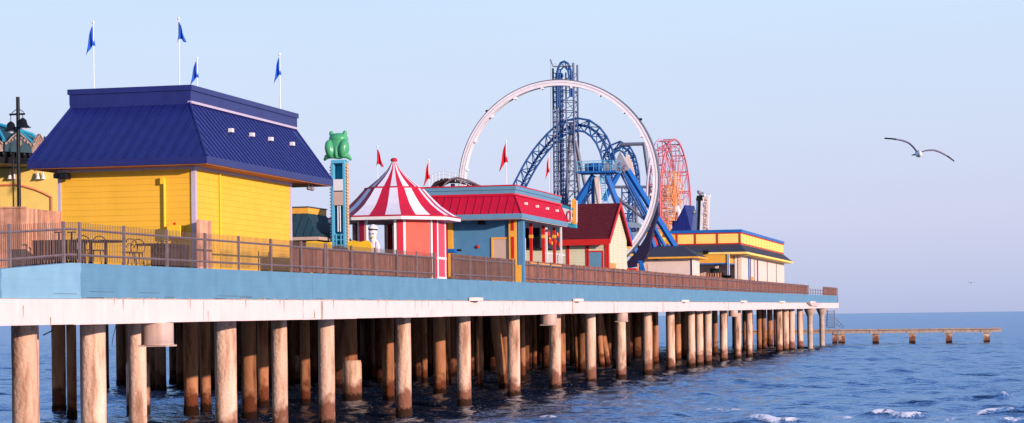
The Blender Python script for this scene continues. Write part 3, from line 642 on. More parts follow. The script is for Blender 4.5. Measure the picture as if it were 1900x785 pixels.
# deck furniture behind the rod fence
def table(label,p,r=.62):
    t=thing('round_table',label,'table',(p[0],p[1],zd(p[1])),'dark tables behind the rod fence'); z=zd(p[1])
    MB().lathe((p[0],p[1],z),[(r,.72),(r,.76)],20).build('table_top',M_tbl,t)
    MB().tube((p[0],p[1],z),(p[0],p[1],z+.72),.05,8).build('pedestal',M_tbl,t)
    MB().lathe((p[0],p[1],z),[(.28,0),(.28,.03),(.05,.05)],14).build('foot',M_tbl,t)
def chair(label,p,a):
    t=thing('chair',label,'chair',(p[0],p[1],zd(p[1])),'round-backed chairs behind the rod fence'); z=zd(p[1]); c=Vector((p[0],p[1],z)); ca,sa=math.cos(a),math.sin(a)
    f=lambda x,y,zz:c+Vector((x*ca-y*sa,x*sa+y*ca,zz))
    MB().lathe(c,[(.22,.43),(.22,.46)],14).build('seat',M_tbl,t)
    mb=MB(); mb.path([f(-.2,.18,.45)]+[f(.22*math.sin(q),.19,.62+.24*math.cos(q)) for q in [-1.57+3.14*i/8 for i in range(9)]]+[f(.2,.18,.45)],.016,6)
    mb.path([f(.11*math.sin(q),.19,.6+.12*math.cos(q)) for q in [-1.57+3.14*i/8 for i in range(9)]],.012,6); mb.build('backrest',M_tbl,t)
    for sx in (-1,1):
        for sy in (-1,1): MB().tube(f(.15*sx,.15*sy,.44),f(.2*sx,.2*sy,0),.015,6).build('leg',M_tbl,t)
for (px,X,lab) in ((168,-1.5,'dark round table nearest the corner posts'),(196,-1.3,'dark round table second from the corner posts'),(288,-1.2,'dark round table beside the boxy planter')):
    q=uX(px,470,X); table(lab,(X,q.y))
for (px,X,a,lab) in ((240,-1.1,.3,'round-backed dark chair, left of the pair by the middle post'),(252,-1.1,.1,'round-backed dark chair, right of the pair by the middle post'),(298,-1.0,.2,'round-backed dark chair beside the brown planter box'),(180,-1.0,.1,'round-backed dark chair at the table nearest the corner'),(150,-1.2,.1,'round-backed dark chair closest to the corner posts')):
    q=uX(px,470,X); chair(lab,(X,q.y),a)
q0=uX(314,452,-1.1); q1=uX(352,452,-1.1)
pt=thing('slatted_planter','brown slatted planter box behind the fence by the yellow wall','planter',(-1.3,q0.y,zd(8)))
mb=MB(); y=q0.y
while y<q1.y: mb.box(-1.14,-1.1,y,y+.10,5.93,q0.z); mb.box(-1.7,-1.66,y,y+.1,5.93,q0.z); y+=.13
for k in range(5): mb.box(-1.7+k*.12,-1.6+k*.12,q0.y-.04,q0.y,5.93,q0.z)
mb.build('slat_row',M_tbl,pt); MB().box(-1.64,-1.16,q0.y,q1.y,5.93,q0.z-.08).build('planter_body',M_tbl,pt)

# ================================================================== FAR LEFT: enclosure, lamp post, arched wall, ornate canopy
def enclosure():
    Y=7.2; a=uY(47,386,Y); b=uY(-30,386,Y); t=thing('wood_enclosure','tall cedar board enclosure at the far left behind the fence','enclosure',(a.x-1,Y,5.9))
    mb=MB(); x=b.x
    while x<a.x-.02: mb.box(x+.004,min(x+.14,a.x)-.004,Y,Y+.03,5.9,a.z); x+=.14
    y=Y+.035
    while y<Y+2.5: mb.box(a.x-.03,a.x,y,y+.13,5.9,a.z); y+=.14
    mb.build('board_row',M_woodn,t); MB().box(b.x,a.x+.03,Y-.03,Y+.05,a.z+.002,a.z+.05).build('cap_rail',M_woodn,t)
enclosure()
def lamp():
    Y=10.5; top=uY(33,180,Y); x=top.x; zb=5.9
    t=thing('street_lamp','tall dark lamp post with two bell-shaped lights at the far left','street lamp',(x,Y,zb))
    mb=MB(); mb.tube((x,Y,zb),(x,Y,top.z),.07,12,r2=.06); mb.lathe((x,Y,zb),[(.14,0),(.14,.3),(.08,.45)],12); mb.build('pole',M_dark,t)
    zc=uY(33,212,Y).z; mb=MB(); mb.box(x-.30,x+.24,Y-.03,Y+.03,zc-.03,zc+.03); 
    for s in (-1,1): mb.path([(x,Y,zc+.38),(x+s*.06,Y,zc+.16),(x+s*.22,Y,zc+.05)],.014,6)
    mb.build('cross_arm',M_dark,t)
    zl=uY(33,290,Y).z
    for s,dx,dz in ((-1,-.26,-.12),(1,.17,-.02)):
        X=x+dx; mb=MB(); mb.tube((X,Y,zc),(X,Y,zc-.18+dz),.014,6); mb.lathe((X,Y,zc-.42+dz),[(.27,0),(.22,.03),(.15,.1),(.12,.24),(.04,.31)],16); l=mb.build('lamp_head',M_dark,t)
        MB().lathe((X,Y,zc-.5+dz),[(.02,0),(.09,.03),(.10,.08)],12).build('lamp_glass',M_whitm,l)
    MB().tube((x-.22,Y,zl-.2),(x+.25,Y,zl-.15),.012,6).build('banner_rod',M_dark,t)
lamp()
q=uY(24,300,9.5); pp=thing('thin_pole','thin dark pole just left of the tall lamp post','pole',(q.x,9.5,5.9)); MB().tube((q.x,9.5,5.9),(q.x,9.5,uY(24,296,9.5).z),.025,8).build('shaft',M_dark,pp); MB().lathe((q.x,9.5,5.9),[(.08,0),(.08,.05),(.03,.08)],10).build('foot',M_dark,pp)
def arch_wall():
    Y=34.; A=uY(-60,306,Y); B=uY(135,306,Y); zb=5.95
    t=thing('pale_yellow_building','pale yellow stucco building with a salmon arch outline behind the navy-roofed one','building',((A.x+B.x)/2,Y,zb))
    MB().box(A.x,B.x,Y,Y+6,zb,A.z).build('wall',M_pyel,t)
    MB().box(A.x-.05,B.x+.05,Y-.06,Y+6.05,A.z,A.z+.1).build('wall_coping',M_redp,t)
    mb=MB(); pts=[uY(x,y,Y-.03) for x,y in ((-20,346),(0,344),(25,343),(45,346),(65,352),(80,358),(96,366),(96,400),(96,450),(96,500))]; 
    for a,b in zip(pts,pts[1:]): mb.tube(a,b,.05,4)
    mb.tube(uY(-20,406,Y-.03),uY(96,406,Y-.03),.05,4); mb.build('arch_trim',mat('coral_trim',(.80,.25,.12),.6,0,.08,3),t)
    for lab,px in (('left',18),('left2',26),('r',70),('r2',80)):
        q=uY(px,322,Y-.15); mb=MB(); mb.tube((q.x,Y-.01,q.z+.2),(q.x,q.y,q.z+.2),.02,6); mb.lathe((q.x,q.y,q.z-.25),[(.12,0),(.08,.08),(.05,.22),(.03,.32)],12); mb.build('wall_lamp',M_white,t)
arch_wall()
def ramp():
    Y=30.; t=thing('dark_ramp','dark slatted ramp with sloping pink handrail left of the yellow building','ramp',(uY(80,480,Y).x,Y,5.95))
    a=uY(44,416,Y); b=uY(100,440,Y); zb=5.9
    mb=MB(); n=24
    for i in range(n):
        f=i/n; x=a.x+(b.x-a.x)*f; z=a.z+(b.z-a.z)*f; mb.box(x,x+(b.x-a.x)/n*.6,Y,Y+.06,zb,z)
    mb.build('slat_row',M_tbl,t); MB().box(a.x,b.x,Y+.08,Y+3,zb,b.z-.4).build('ramp_body',M_dark,t)
    MB().tube(a+Vector((0,0,.05)),b+Vector((0,0,.05)),.05,6).build('handrail',M_pink,t)
ramp()
q=uX(128,470,-2.2)
dk=thing('dark_partition','dark slatted partition behind the corner posts of the fence','partition',(-2.2,q.y,5.9))
a=uY(60,446,6.5); b=uY(156,446,6.5); mb=MB(); x=a.x
while x<b.x: mb.box(x,x+.07,6.5,6.54,5.9,a.z); x+=.1
mb.build('slat_row',M_tbl,dk); MB().box(a.x,b.x,6.56,6.6,6.2,6.3).build('rail',M_tbl,dk)
for k,px in enumerate((109,133)):
    q=uY(px,432,6.3); t=thing('parasol_base','dark closed post with a T top, %s behind the corner of the fence'%('left one' if k==0 else 'right one'),'post',(q.x,6.3,5.9),'T-topped posts by the corner'); mb=MB(); mb.tube((q.x,6.3,5.9),(q.x,6.3,q.z),.035,8); mb.build('shaft',M_dark,t); MB().box(q.x-.12,q.x+.12,6.25,6.35,q.z,q.z+.035).build('cross_bar',M_dark,t)
def canopy():
    Y=31.; t=thing('carousel_canopy','ornate dark carousel canopy with turquoise and tan edging at the far left','carousel',(uY(5,300,Y).x,Y,5.95))
    c=uY(-28,300,Y+2); R=2.6
    zt=uY(0,226,Y).z; zm=uY(0,268,Y).z; zl=uY(0,281,Y).z; zb=uY(0,302,Y).z
    c=Vector((c.x,Y+2,0))
    MB().lathe(c,[(.25,zt+.15),(1.2,zt-.10),(2.1,zt-.42),(R+.1,zm+.1)],12,smooth=False).build('canopy_roof',M_pdark,t)
    for i in range(12):
        th=2*math.pi*i/12+.26; d=Vector((math.cos(th),math.sin(th),0))
        mb=MB(); mb.path([c+d*.3+Vector((0,0,zt+.2)),c+d*1.2+Vector((0,0,zt-.04)),c+d*2.1+Vector((0,0,zt-.34)),c+d*(R+.15)+Vector((0,0,zm+.18))],.075,6); mb.build('roof_rib',M_turq,t)
        # scalloped gable on each side
        th2=th+math.pi/12; d2=Vector((math.cos(th2),math.sin(th2),0)); tt=Vector((-d2.y,d2.x,0)); w=R*math.sin(math.pi/12)*1.0; o=c+d2*(R*.99)
        g=MB(); g.prism([o-tt*w+Vector((0,0,zl)),o+tt*w+Vector((0,0,zl)),o+tt*w+Vector((0,0,zm)),o+tt*w*.5+Vector((0,0,zm+.35)),o+Vector((0,0,zm+.6)),o-tt*w*.5+Vector((0,0,zm+.35)),o-tt*w+Vector((0,0,zm))],d2*.08); g.build('gable_panel',M_ornt if i%2 else M_pdark,t)
        g=MB(); g.path([o+d2*.12-tt*w+Vector((0,0,zm)),o+d2*.12-tt*w*.5+Vector((0,0,zm+.33)),o+d2*.12+Vector((0,0,zm+.58)),o+d2*.12+tt*w*.5+Vector((0,0,zm+.33)),o+d2*.12+tt*w+Vector((0,0,zm))],.03,6)
        for q in range(9): g.ell(o+d2*.1+tt*w*(q-4)/4.4+Vector((0,0,zm+.06+.32*(1-abs(q-4)/4))),.06,.05,.07,6,5)
        g.ell(o+d2*.1+Vector((0,0,zm+.1)),.18,.06,.18,8,6); g.build('gilt_trim',M_ornt,t)
    mb=MB(); mb.lathe(c,[(R*.93,zb),(R*.98,zl)],24)
    for i in range(48):
        th=2*math.pi*i/48; mb.ell(c+Vector((R*math.cos(th),R*math.sin(th),zl-.08)),.09,.09,.14,6,5)
    mb.build('valance',M_dark,t)
    MB().lathe(c,[(.3,5.95),(.3,zb)],16).build('centre_column',M_dark,t)
canopy()

# ================================================================== SMALL GREEN-ROOFED BUILDING, FROG TOWER, YELLOW WAVES
def green_building():
    Y=35.; t=thing('green_roofed_building','small building with dark green sloped roof half hidden behind the yellow one','building',(uY(555,480,Y).x,Y,6.))
    e1=uY(592,441,Y-.6); e0=uY(500,441,Y-.6); t1=uY(571,396,Y+.5); t0=uY(505,396,Y+.5); zb=6.
    B=[(e0.x,Y-.6,e0.z),(e1.x,Y-.6,e0.z),(e1.x,Y+4,e0.z),(e0.x,Y+4,e0.z)]; T=[(t0.x,Y+.5,t1.z),(t1.x,Y+.5,t1.z),(t1.x,Y+3,t1.z),(t0.x,Y+3,t1.z)]
    mb=MB(); mb.hexa(B,T); seam_slope(mb,B[0],B[1],T[1],T[0],.35); seam_slope(mb,B[1],B[2],T[2],T[1],.35); mb.build('roof',M_pdark,t)
    ztp=uY(571,385,Y+.5).z
    MB().box(t0.x,t1.x+.02,Y+.48,Y+3,t1.z,ztp).build('roof_parapet',M_oyel,t); MB().box(t0.x,t1.x+.06,Y+.44,Y+3.04,ztp,ztp+.05).build('coping',M_pdark,t)
    MB().box(e0.x,e1.x,Y-.62,Y+4,e0.z-.14,e0.z-.003).build('eave_fascia',M_door,t)
    x1=uY(577,460,Y).x; MB().box(e0.x,x1,Y,Y+3.6,zb,e0.z-.14).build('wall',M_tbl,t)
green_building()
def frog():
    Y=31.; c=uY(630,460,Y); x=c.x; zb=5.98; zt=uY(630,297,Y).z; px=1/46.5
    t=thing('frog_drop_tower','child drop tower in blue with white panels and a green frog sitting on top','ride',(x,Y,zb))
    MB().box(x-.26,x+.26,Y+.25,Y+.45,zb,zt).build('tower_back',M_turq,t)
    mb=MB()
    for s in (-1,1): mb.box(x+s*.25-.045,x+s*.25+.045,Y-.1,Y+.45,zb,zt)
    mb.build('tower_column',M_sky,t)
    mb=MB()
    for s in (-1,1): mb.box(x+s*.335-.035,x+s*.335+.035,Y+.05,Y+.2,zb,uY(630,303,Y).z)
    mb.build('side_rack',M_gate,t)
    mb=MB(); z=zb+.1
    while z<zt-.25:
        for s in (-1,1): mb.ell((x+s*.38,Y+.0,z),.03,.03,.03,6,5)
        z+=.13
    mb.build('bulb_row',M_whitm,t)
    z=lambda py:uY(630,py,Y).z
    MB().box(x-.29,x+.29,Y-.14,Y+.46,z(303),zt).build('top_cap',M_sky,t)
    MB().box(x-.205,x+.205,Y-.12,Y-.06,z(354),z(333)).build('white_panel',M_white,t)
    MB().box(x-.205,x+.205,Y-.10,Y-.05,z(381),z(356)).build('pink_panel',M_door,t)
    mb=MB(); 
    for dx in (-.05,.05): mb.tube((x+dx,Y-.02,z(382)),(x+dx,Y-.02,z(430)),.025,8)
    mb.build('lift_rod',M_whitm,t)
    mb=MB()
    for py in (436,445,455): mb.box(x-.2,x+.2,Y-.09,Y-.05,z(py)-.02,z(py)+.02)
    for dx in (-.1,.1): mb.box(x+dx-.02,x+dx+.02,Y-.11,Y-.07,z(462),z(434))
    mb.build('gondola_frame',M_sky,t)
    # frog seen from behind: body, thighs, eyes and the curved feet it sits on
    fb=MB(); zc=z(270)
    fb.ell((x-.02,Y+.1,z(273)),.46,.40,.50,18,14); fb.ell((x-.02,Y+.1,z(257)),.42,.36,.24,18,12)
    for s in (-1,1): fb.ell((x-.02+s*.30,Y+.05,z(247)),.10,.10,.12,10,8)
    for s in (-1,1):
        rot=Matrix.Rotation(s*.18,3,'Y'); fb.ell((x-.02+s*.30,Y-.12,z(277)),.22,.30,.40,14,12,rot=rot)
    fb.path([(x-.62,Y-.02,z(297)),(x-.5,Y-.1,z(291)),(x-.28,Y-.15,z(290)),(x,Y-.16,z(293)),(x+.25,Y-.15,z(290)),(x+.46,Y-.1,z(291)),(x+.58,Y-.02,z(298))],.08,10,rs=[.05,.11,.10,.06,.10,.11,.05])
    fb.ell((x-.02,Y-.22,z(281)),.10,.12,.30,10,10)
    o=fb.build('frog_figure',M_green,t); rm=o.modifiers.new('merge','REMESH'); rm.mode='VOXEL'; rm.voxel_size=.028; rm.use_smooth_shade=True
    sm=o.modifiers.new('smooth','SMOOTH'); sm.iterations=5; sm.factor=.5
frog()
def waves():
    Y=30.2; t=thing('yellow_wave_barrier','low yellow barrier with a wavy top round the frog tower','barrier',(uY(630,460,Y).x,Y,5.98))
    for nm,pts in (('a',((568,448),(585,447),(605,450),(614,449),(614,480),(568,480))),('b',((645,449),(655,446),(668,449),(680,446),(687,450),(689,457),(689,480),(645,480)))):
        P=[uY(a,b,Y) for a,b in pts][::-1]; MB().prism(P,(0,.12,0)).build('wave_panel',M_yelp,t)
    for px in (575,650,680): q=uY(px,460,Y); MB().box(q.x-.04,q.x+.04,Y+.125,Y+.2,5.98,q.z-.1).build('post',M_yelp,t)
waves()

# ================================================================== STRIPED TENT KIOSK
def tent():
    a=2.12; cc=uX(733,400,-2.12); cx,cy=-2.12-.02,cc.y; zb=zd(cy)
    zE=uY(738,405,cy-2.2).z; zTop=uY(733,297,cy).z; zMid=uY(733,347,cy-1.2).z
    t=thing('striped_tent_kiosk','octagonal kiosk with red and white striped swooping roof and salmon walls','kiosk',(cx,cy,zb))
    def ring(r,z,n=8,off=math.pi/8): return [Vector((cx+r*math.cos(off+2*math.pi*i/n),cy+r*math.sin(off+2*math.pi*i/n),z)) for i in range(n)]
    k=1/math.cos(math.pi/8)
    # roof profile from apex to eave (apothem, z)
    H=zTop-zE
    prof=[(.05,zTop),(.28,zTop-.16*H),(.62,zTop-.30*H),(1.15,zMid),(1.22,zMid-.01),(1.52,zMid-.14*H),(1.9,zMid-.29*H),(2.25,zMid-.39*H),(2.72,zE+.07)]
    mb=MB(); ns=3  # three stripes per face
    for f in range(8):
        t0=math.pi/8+f*math.pi/4; t1=t0+math.pi/4
        for j in range(ns):
            fr0,fr1=j/ns,(j+1)/ns
            for (r0,z0),(r1,z1) in zip(prof,prof[1:]):
                def pt(r,z,fr):
                    A=Vector((cx+r*k*math.cos(t0),cy+r*k*math.sin(t0),z)); B=Vector((cx+r*k*math.cos(t1),cy+r*k*math.sin(t1),z)); return A.lerp(B,fr)
                ci=(f*ns+j)%2
                mb.add([pt(r1,z1,fr0),pt(r1,z1,fr1),pt(r0,z0,fr1),pt(r0,z0,fr0)],[(0,1,2,3)],ci)
    M_stW=mat('stripe_white',(.76,.72,.76),.5,0,.05,3); M_stR=mat('stripe_red',(.50,.012,.04),.5,0,.08,3)
    o=mb.build('roof',[M_stR,M_stW],t)
    mb=MB(); r=ring(1.20*k,zMid)
    for i in range(8): mb.tube(r[i],r[(i+1)%8],.045,6)
    mb.build('roof_band',M_stR,t)
    MB().ell((cx,cy,zTop),.16,.16,.10,12,8).build('finial_cap',M_stR,t)
    R0=ring(2.72*k,zE-.06); R1=ring(2.72*k,zE+.075); mb=MB(); mb.add(R0+R1,[(i,(i+1)%8,8+(i+1)%8,8+i) for i in range(8)]+[list(range(8))[::-1]]); mb.build('eave_fascia',M_white,t)
    mb=MB()
    for i in range(8): mb.tube(R1[i]+Vector((0,0,.03)),R1[(i+1)%8]+Vector((0,0,.03)),.035,6)
    mb.build('eave_trim',M_stR,t)
    V=ring(a*k,zb); zt=zE-.065
    # faces: index 7 spans vertex 7..0 (+X), 6 spans 6..7 (front right), 5 spans 5..6 (front, open)
    def wallpanel(i,name,m,inset=.25,z0=0,z1=None,prou=0.):
        A,B=V[i],V[(i+1)%8]; d=(B-A).normalized(); n=Vector((d.y,-d.x,0)); z1=z1 if z1 is not None else zt-zb
        A2=A+d*inset; B2=B-d*inset
        P4=[A2+n*prou,B2+n*prou,B2-n*.08,A2-n*.08]
        MB().hexa([p+Vector((0,0,z0)) for p in P4],[p+Vector((0,0,z1)) for p in P4]).build(name,m,t)
    wallpanel(6,'wall_panel',M_salmon,.3); wallpanel(7,'wall_panel',M_pink,.2); wallpanel(0,'wall_panel',M_pink,.2); wallpanel(6,'wall_base',M_white,.25,0,.10,.03)
    wallpanel(7,'wall_trim',M_white,.1,.85,.95,.03); wallpanel(7,'wall_trim',M_white,.1,0,.08,.03)
    for i in range(8):
        A=V[i]; dn=(A-Vector((cx,cy,zb))).normalized(); ax=Vector((-dn.y,dn.x,0))
        # post: red core flanked by white strips
        mb=MB()
        for s in (-1,1): 
            q=A+ax*s*.20-dn*.10; mb.prism([q-ax*.055-dn*.05,q+ax*.055-dn*.05,q+ax*.055+dn*.05,q-ax*.055+dn*.05],(0,0,zt-zb))
        mb.build('post_strip',M_white,t)
        q=A-dn*.05; MB().prism([q-ax*.13-dn*.07,q+ax*.13-dn*.07,q+ax*.13+dn*.03,q-ax*.13+dn*.03],(0,0,zt-zb)).build('post',M_stR,t)
        q=A+ax*0+dn*.0
    # low counter wall on the open sides
    wallpanel(5,'counter_wall',M_salmon,.3,0,.5)
    return cx,cy,zb
tcx,tcy,tzb=tent()
# white bird statue standing inside the tent's open side
def statue():
    q=uY(692,440,tcy-3.1); x=q.x; y=tcy-3.1; z=lambda py:uY(692,py,y).z
    t=thing('bird_statue','white cartoon seabird statue with a sailor cap inside the open kiosk','statue',(x,y,zd(y)))
    mb=MB(); mb.ell((x+.05,y,z(462)),.26,.26,.45,14,12); mb.ell((x-.02,y,z(437)),.17,.17,.33,14,12); mb.ell((x,y-.02,z(432)),.19,.19,.16,12,10)
    mb.tube((x,y,zd(y)),(x,y,z(462)),.2,12); o=mb.build('body',M_white,t)
    rm=o.modifiers.new('m','REMESH'); rm.mode='VOXEL'; rm.voxel_size=.03; rm.use_smooth_shade=True
    mb=MB(); mb.lathe((x,y,z(425)),[(.20,0),(.23,.03),(.20,.07),(.13,.16),(.06,.2)],14); mb.build('cap',M_white,t)
    MB().lathe((x,y,z(427)),[(.205,0),(.205,.04)],14).build('cap_band',M_dark,t)
    mb=MB(); 
    for s in (-1,1): mb.ell((x+s*.07,y-.18,z(434)),.035,.03,.03,8,6)
    mb.build('eye',M_dark,t)
    mb=MB(); mb.ell((x+.06,y-.28,z(441)),.06,.15,.05,8,6); mb.build('beak',M_oyel,t)
    mb=MB(); mb.ell((x+.2,y-.15,z(460)),.07,.1,.28,8,8); mb.build('wing',M_lav,t)
statue()
# spyglass on stand by the tent
q=uX(843,466,-.4)
t=thing('coin_binoculars','blue coin-operated binocular viewer between tent and teal building','binocular viewer',(-.5,q.y,zd(q.y)))
mb=MB(); mb.tube((-.5,q.y,zd(q.y)),(-.5,q.y,q.z-.1),.06,10); mb.build('pedestal',M_grey,t)
MB().box(-.72,-.3,q.y-.25,q.y+.2,q.z-.08,q.z+.1).build('viewer_head',M_blue,t,bevel=.03)
MB().tube((-.3,q.y+.1,q.z+.04),(-.1,q.y+.15,q.z+.04),.05,8).build('eyepiece',M_dark,t)

# ================================================================== RED METAL ROOF / TEAL BUILDING
def red_building():
    Yf=52.1; x0=uY(785,400,Yf).x; yE=uX(1048,420,0).y; zb=zd(Yf)
    t=thing('teal_building','teal stucco pavilion with crimson metal mansard roof and open porch','building',(-2,Yf,zb))
    ez=uX(963,402,.2).z; ez2=uX(963,396,.2).z
    zP0=uY(953,359,51.9).z; zP1=uY(955,346,51.9).z
    wallz=ez
    xw=-1.0
    # front wall block (closed part) and back part of the porch
    MB().box(x0-1.5,-.28,Yf,Yf+1.6,zb,wallz).build('wall',M_teal,t)
    MB().box(x0-1.5,-3.4,Yf+1.6,yE-.2,zb,wallz).build('rear_wall',M_teal,t)
    # corner column: teal strip
    MB().box(-.28,.0,Yf-.03,Yf+.35,zb,wallz).build('corner_column',M_teal,t)
    MB().box(-.36,-.29,Yf+.35,Yf+1.75,zb,uX(975,440,0).z).build('porch_screen',M_stucco,t)
    p0=uY(944,403,Yf-.08).x; p1=uY(958,403,Yf-.08).x
    z_=lambda py:uY(950,py,Yf-.1).z
    for (xa,xb) in ((p0,p1),):
        MB().box(xa,xb,Yf-.14,Yf-.035,zb,wallz).build('painted_pilaster',M_oyel,t)
        w=(xb-xa)*.3; MB().box(xa+w,xb-w,Yf-.155,Yf-.142,z_(480),z_(439)).build('pilaster_inset',M_redp,t); MB().box(xa+w,xb-w,Yf-.155,Yf-.142,z_(428),z_(408)).build('pilaster_inset',M_redp,t)
    MB().box(p0+.2,p1+.25,Yf-.24,Yf-.157,zb,z_(492)).build('pilaster_base',M_oyel,t)
    a=uY(831,410,Yf-.08).x; b=uY(840,410,Yf-.08).x; MB().box(a,b,Yf-.14,Yf-.003,zb,wallz).build('painted_pilaster',M_oyel,t); MB().box(a-.12,a-.004,Yf-.12,Yf-.003,zb,wallz).build('pilaster_inset',M_redp,t)
    # door
    a=uY(915,444,Yf); b=uY(943,444,Yf); d=MB().box(a.x,b.x,Yf-.03,Yf-.002,zb,a.z).build('door',M_door,t); 
    mb=MB(); mb.box(a.x-.09,a.x,Yf-.06,Yf-.002,zb,a.z+.09); mb.box(a.x-.0,b.x,Yf-.06,Yf-.002,a.z+.002,a.z+.09); mb.build('door_frame',M_oyel,d)
    q=uY(887,458,Yf); MB().lathe((0,0,0),[(0,0)],3)
    mb=MB(); mb.ell((q.x,Yf-.06,q.z),.09,.06,.09,10,8); mb.build('alarm_bell',M_redp,t)
    q=uY(895,413,Yf); MB().box(q.x-.16,q.x+.16,Yf-.35,Yf-.002,q.z-.1,q.z+.12).build('wall_speaker',M_dark,t,bevel=.03)
    # porch columns
    for px in (986,1009,1029):
        y=uX(px,480,-.55).y; h=MB().box(-.63,-.48,y-.08,y+.08,zd(y),wallz).build('porch_column',M_redp,t)
        zc=uX(px,440,-.55).z; MB().box(-.65,-.46,y-.10,y+.10,zc-.06,zc+.12).build('column_band',M_oyel,h)
    mb=MB(); mb.box(-.16,-.1,Yf+2,yE,zb+1.0,zb+1.07)
    y=uX(990,500,-.12).y
    mb.box(-.5,-.42,y,yE+3,zb+1.05,zb+1.15)
    for k in range(12): mb.box(-.5,-.44,y+k*.55,y+k*.55+.07,zb,zb+1.05)
    mb.build('porch_counter',M_gate,t)
    exr=.25; ey0=50.7; eyE=uX(1053,411,exr).y
    B0=(x0-2.2,exr,ey0,eyE,ez2); 
    txr=uY(954,358,51.75).x; tyE=uX(1038,378,txr).y
    t_=t
    mansard(t_,M_red,B0[0],B0[1],ey0,eyE,ez2+.02,B0[0]+.3,txr,51.75,tyE,zP0,.24,zP1-zP0,M_fas,M_pink,m_par=M_fas,seam=.42,soffit=M_stucco,over=.06)
    MB().box(B0[0]+.2,txr+.13,51.6,tyE+.13,zP1+.024,zP1+.08).build('coping',M_red,t)
    # what stands in the shadow of the porch
    return exr,ey0,eyE,ez2,txr,zP0
exr,ry0,ryE,rez,rtx,rtz=red_building()
for k,(px,py) in enumerate(((972,378),(993,383),(1012,387),(1030,391))):
    best=None
    for i in range(100):
        f=i/99; X=exr+(rtx-exr)*f; q=uX(px,py,X); zs=rez+(rtz-rez)*f
        if best is None or abs(q.z-zs)<best[0]: best=(abs(q.z-zs),q)
    q=best[1]; floodlight('white floodlight on the crimson roof slope, %s'%['nearest the front corner','second from the front corner','third from the front corner','farthest from the front corner'][k],(q.x,q.y,q.z),'floodlights on the crimson roof',.7)
def porch_game():
    y0=uX(990,450,-2.2).y; t=thing('prize_booth','dark game booth full of red prizes under the porch behind the red columns','game booth',(-2.2,y0,zd(y0)))
    zt=uX(1010,419,-2).z; y1=uX(1042,450,-1.6).y
    MB().box(-3.2,-1.6,y0-1,y1,zt-1.35,zt).build('booth_back',M_dark,t)
    for i in range(9):
        y=random.uniform(y0,y1); MB().ell((-1.55+random.uniform(-.1,.1),y,zt-random.uniform(.4,1.1)),.10,.2,.17,8,6).build('prize',M_redp,t)
    mb=MB()
    for i in range(3): MB().ell((-1.5,random.uniform(y0,y1),zt-random.uniform(.4,1.1)),.06,.12,.12,8,6).build('plush_toy',M_oyel,t)
    mb=MB()
    for i in range(40): mb.ell((-1.55,y0-.8+(y1-y0+.6)*i/40,zt+.03),.045,.045,.045,6,5)
    mb.build('bulb_row',M_white,t)
    mb=MB()
    for i in range(22): y=y0-.6+(y1-y0)*i/22; mb.box(-1.45,-1.42,y,y+.04,zt-2.6,zt-1.65)
    mb.box(-1.47,-1.4,y0-.6,y1,zt-1.68,zt-1.6); mb.build('rail',M_white,t)
    for px in (1014,1041): y=uX(px,450,-1.2).y; MB().box(-1.25,-1.15,y-.06,y+.06,zd(y),zt+.35).build('white_post',M_white,t)
    a=uX(1022,404,-1.2).y;b=uX(1041,404,-1.2).y; MB().box(-1.3,-1.1,a,b,zt-.05,zt+.15).build('header',M_sky,t)
porch_game()
# marquee sign at the far end of the porch
def marquee():
    Y=ryE+1.2; t=thing('marquee_sign','bulb-edged marquee sign with a pink letter O at the end of the crimson roof','sign',(0,Y,uY(1060,424,Y).z))
    P=lambda x,y:uY(x,y,Y)
    MB().prism([P(1040,384),P(1062,390),P(1064,418),P(1040,414)][::-1],(0,.25,0)).build('sign_panel',M_white,t)
    MB().prism([P(1038,378),P(1064,386),P(1064,391),P(1038,384)][::-1],(0,.35,0)).build('top_band',M_turq,t)
    MB().prism([P(1047,413),P(1068,416),P(1068,423),P(1047,421)][::-1],(0,.45,0)).build('lower_band',M_turq,t)
    c=P(1056,401); mb=MB(); mb.path([(c.x+.11*math.cos(q),Y-.02,c.z+.28*math.sin(q)) for q in [6.3*i/20 for i in range(21)]],.035,6); mb.build('letter',M_pink,t)
    MB().prism([P(1060,384),P(1061,372),P(1064,368),P(1067,372),P(1069,384),P(1069,416),P(1060,416)][::-1],(0,.3,0)).build('end_fin',M_oyel,t)
    mb=MB()
    for i in range(12):
        q=P(1069.5,374+i*3.4); mb.ell((q.x,Y+.05,q.z),.06,.06,.06,6,5); q=P(1060,372+i*3.6); mb.ell((q.x,Y-.03,q.z),.04,.04,.04,6,5)
    mb.build('bulb_row',M_white,t)
    MB().box(c.x-.25,c.x+.05,Y-1.0,Y+.2,P(1056,421).z,P(1056,418).z).build('bracket',M_steel,t)
marquee()
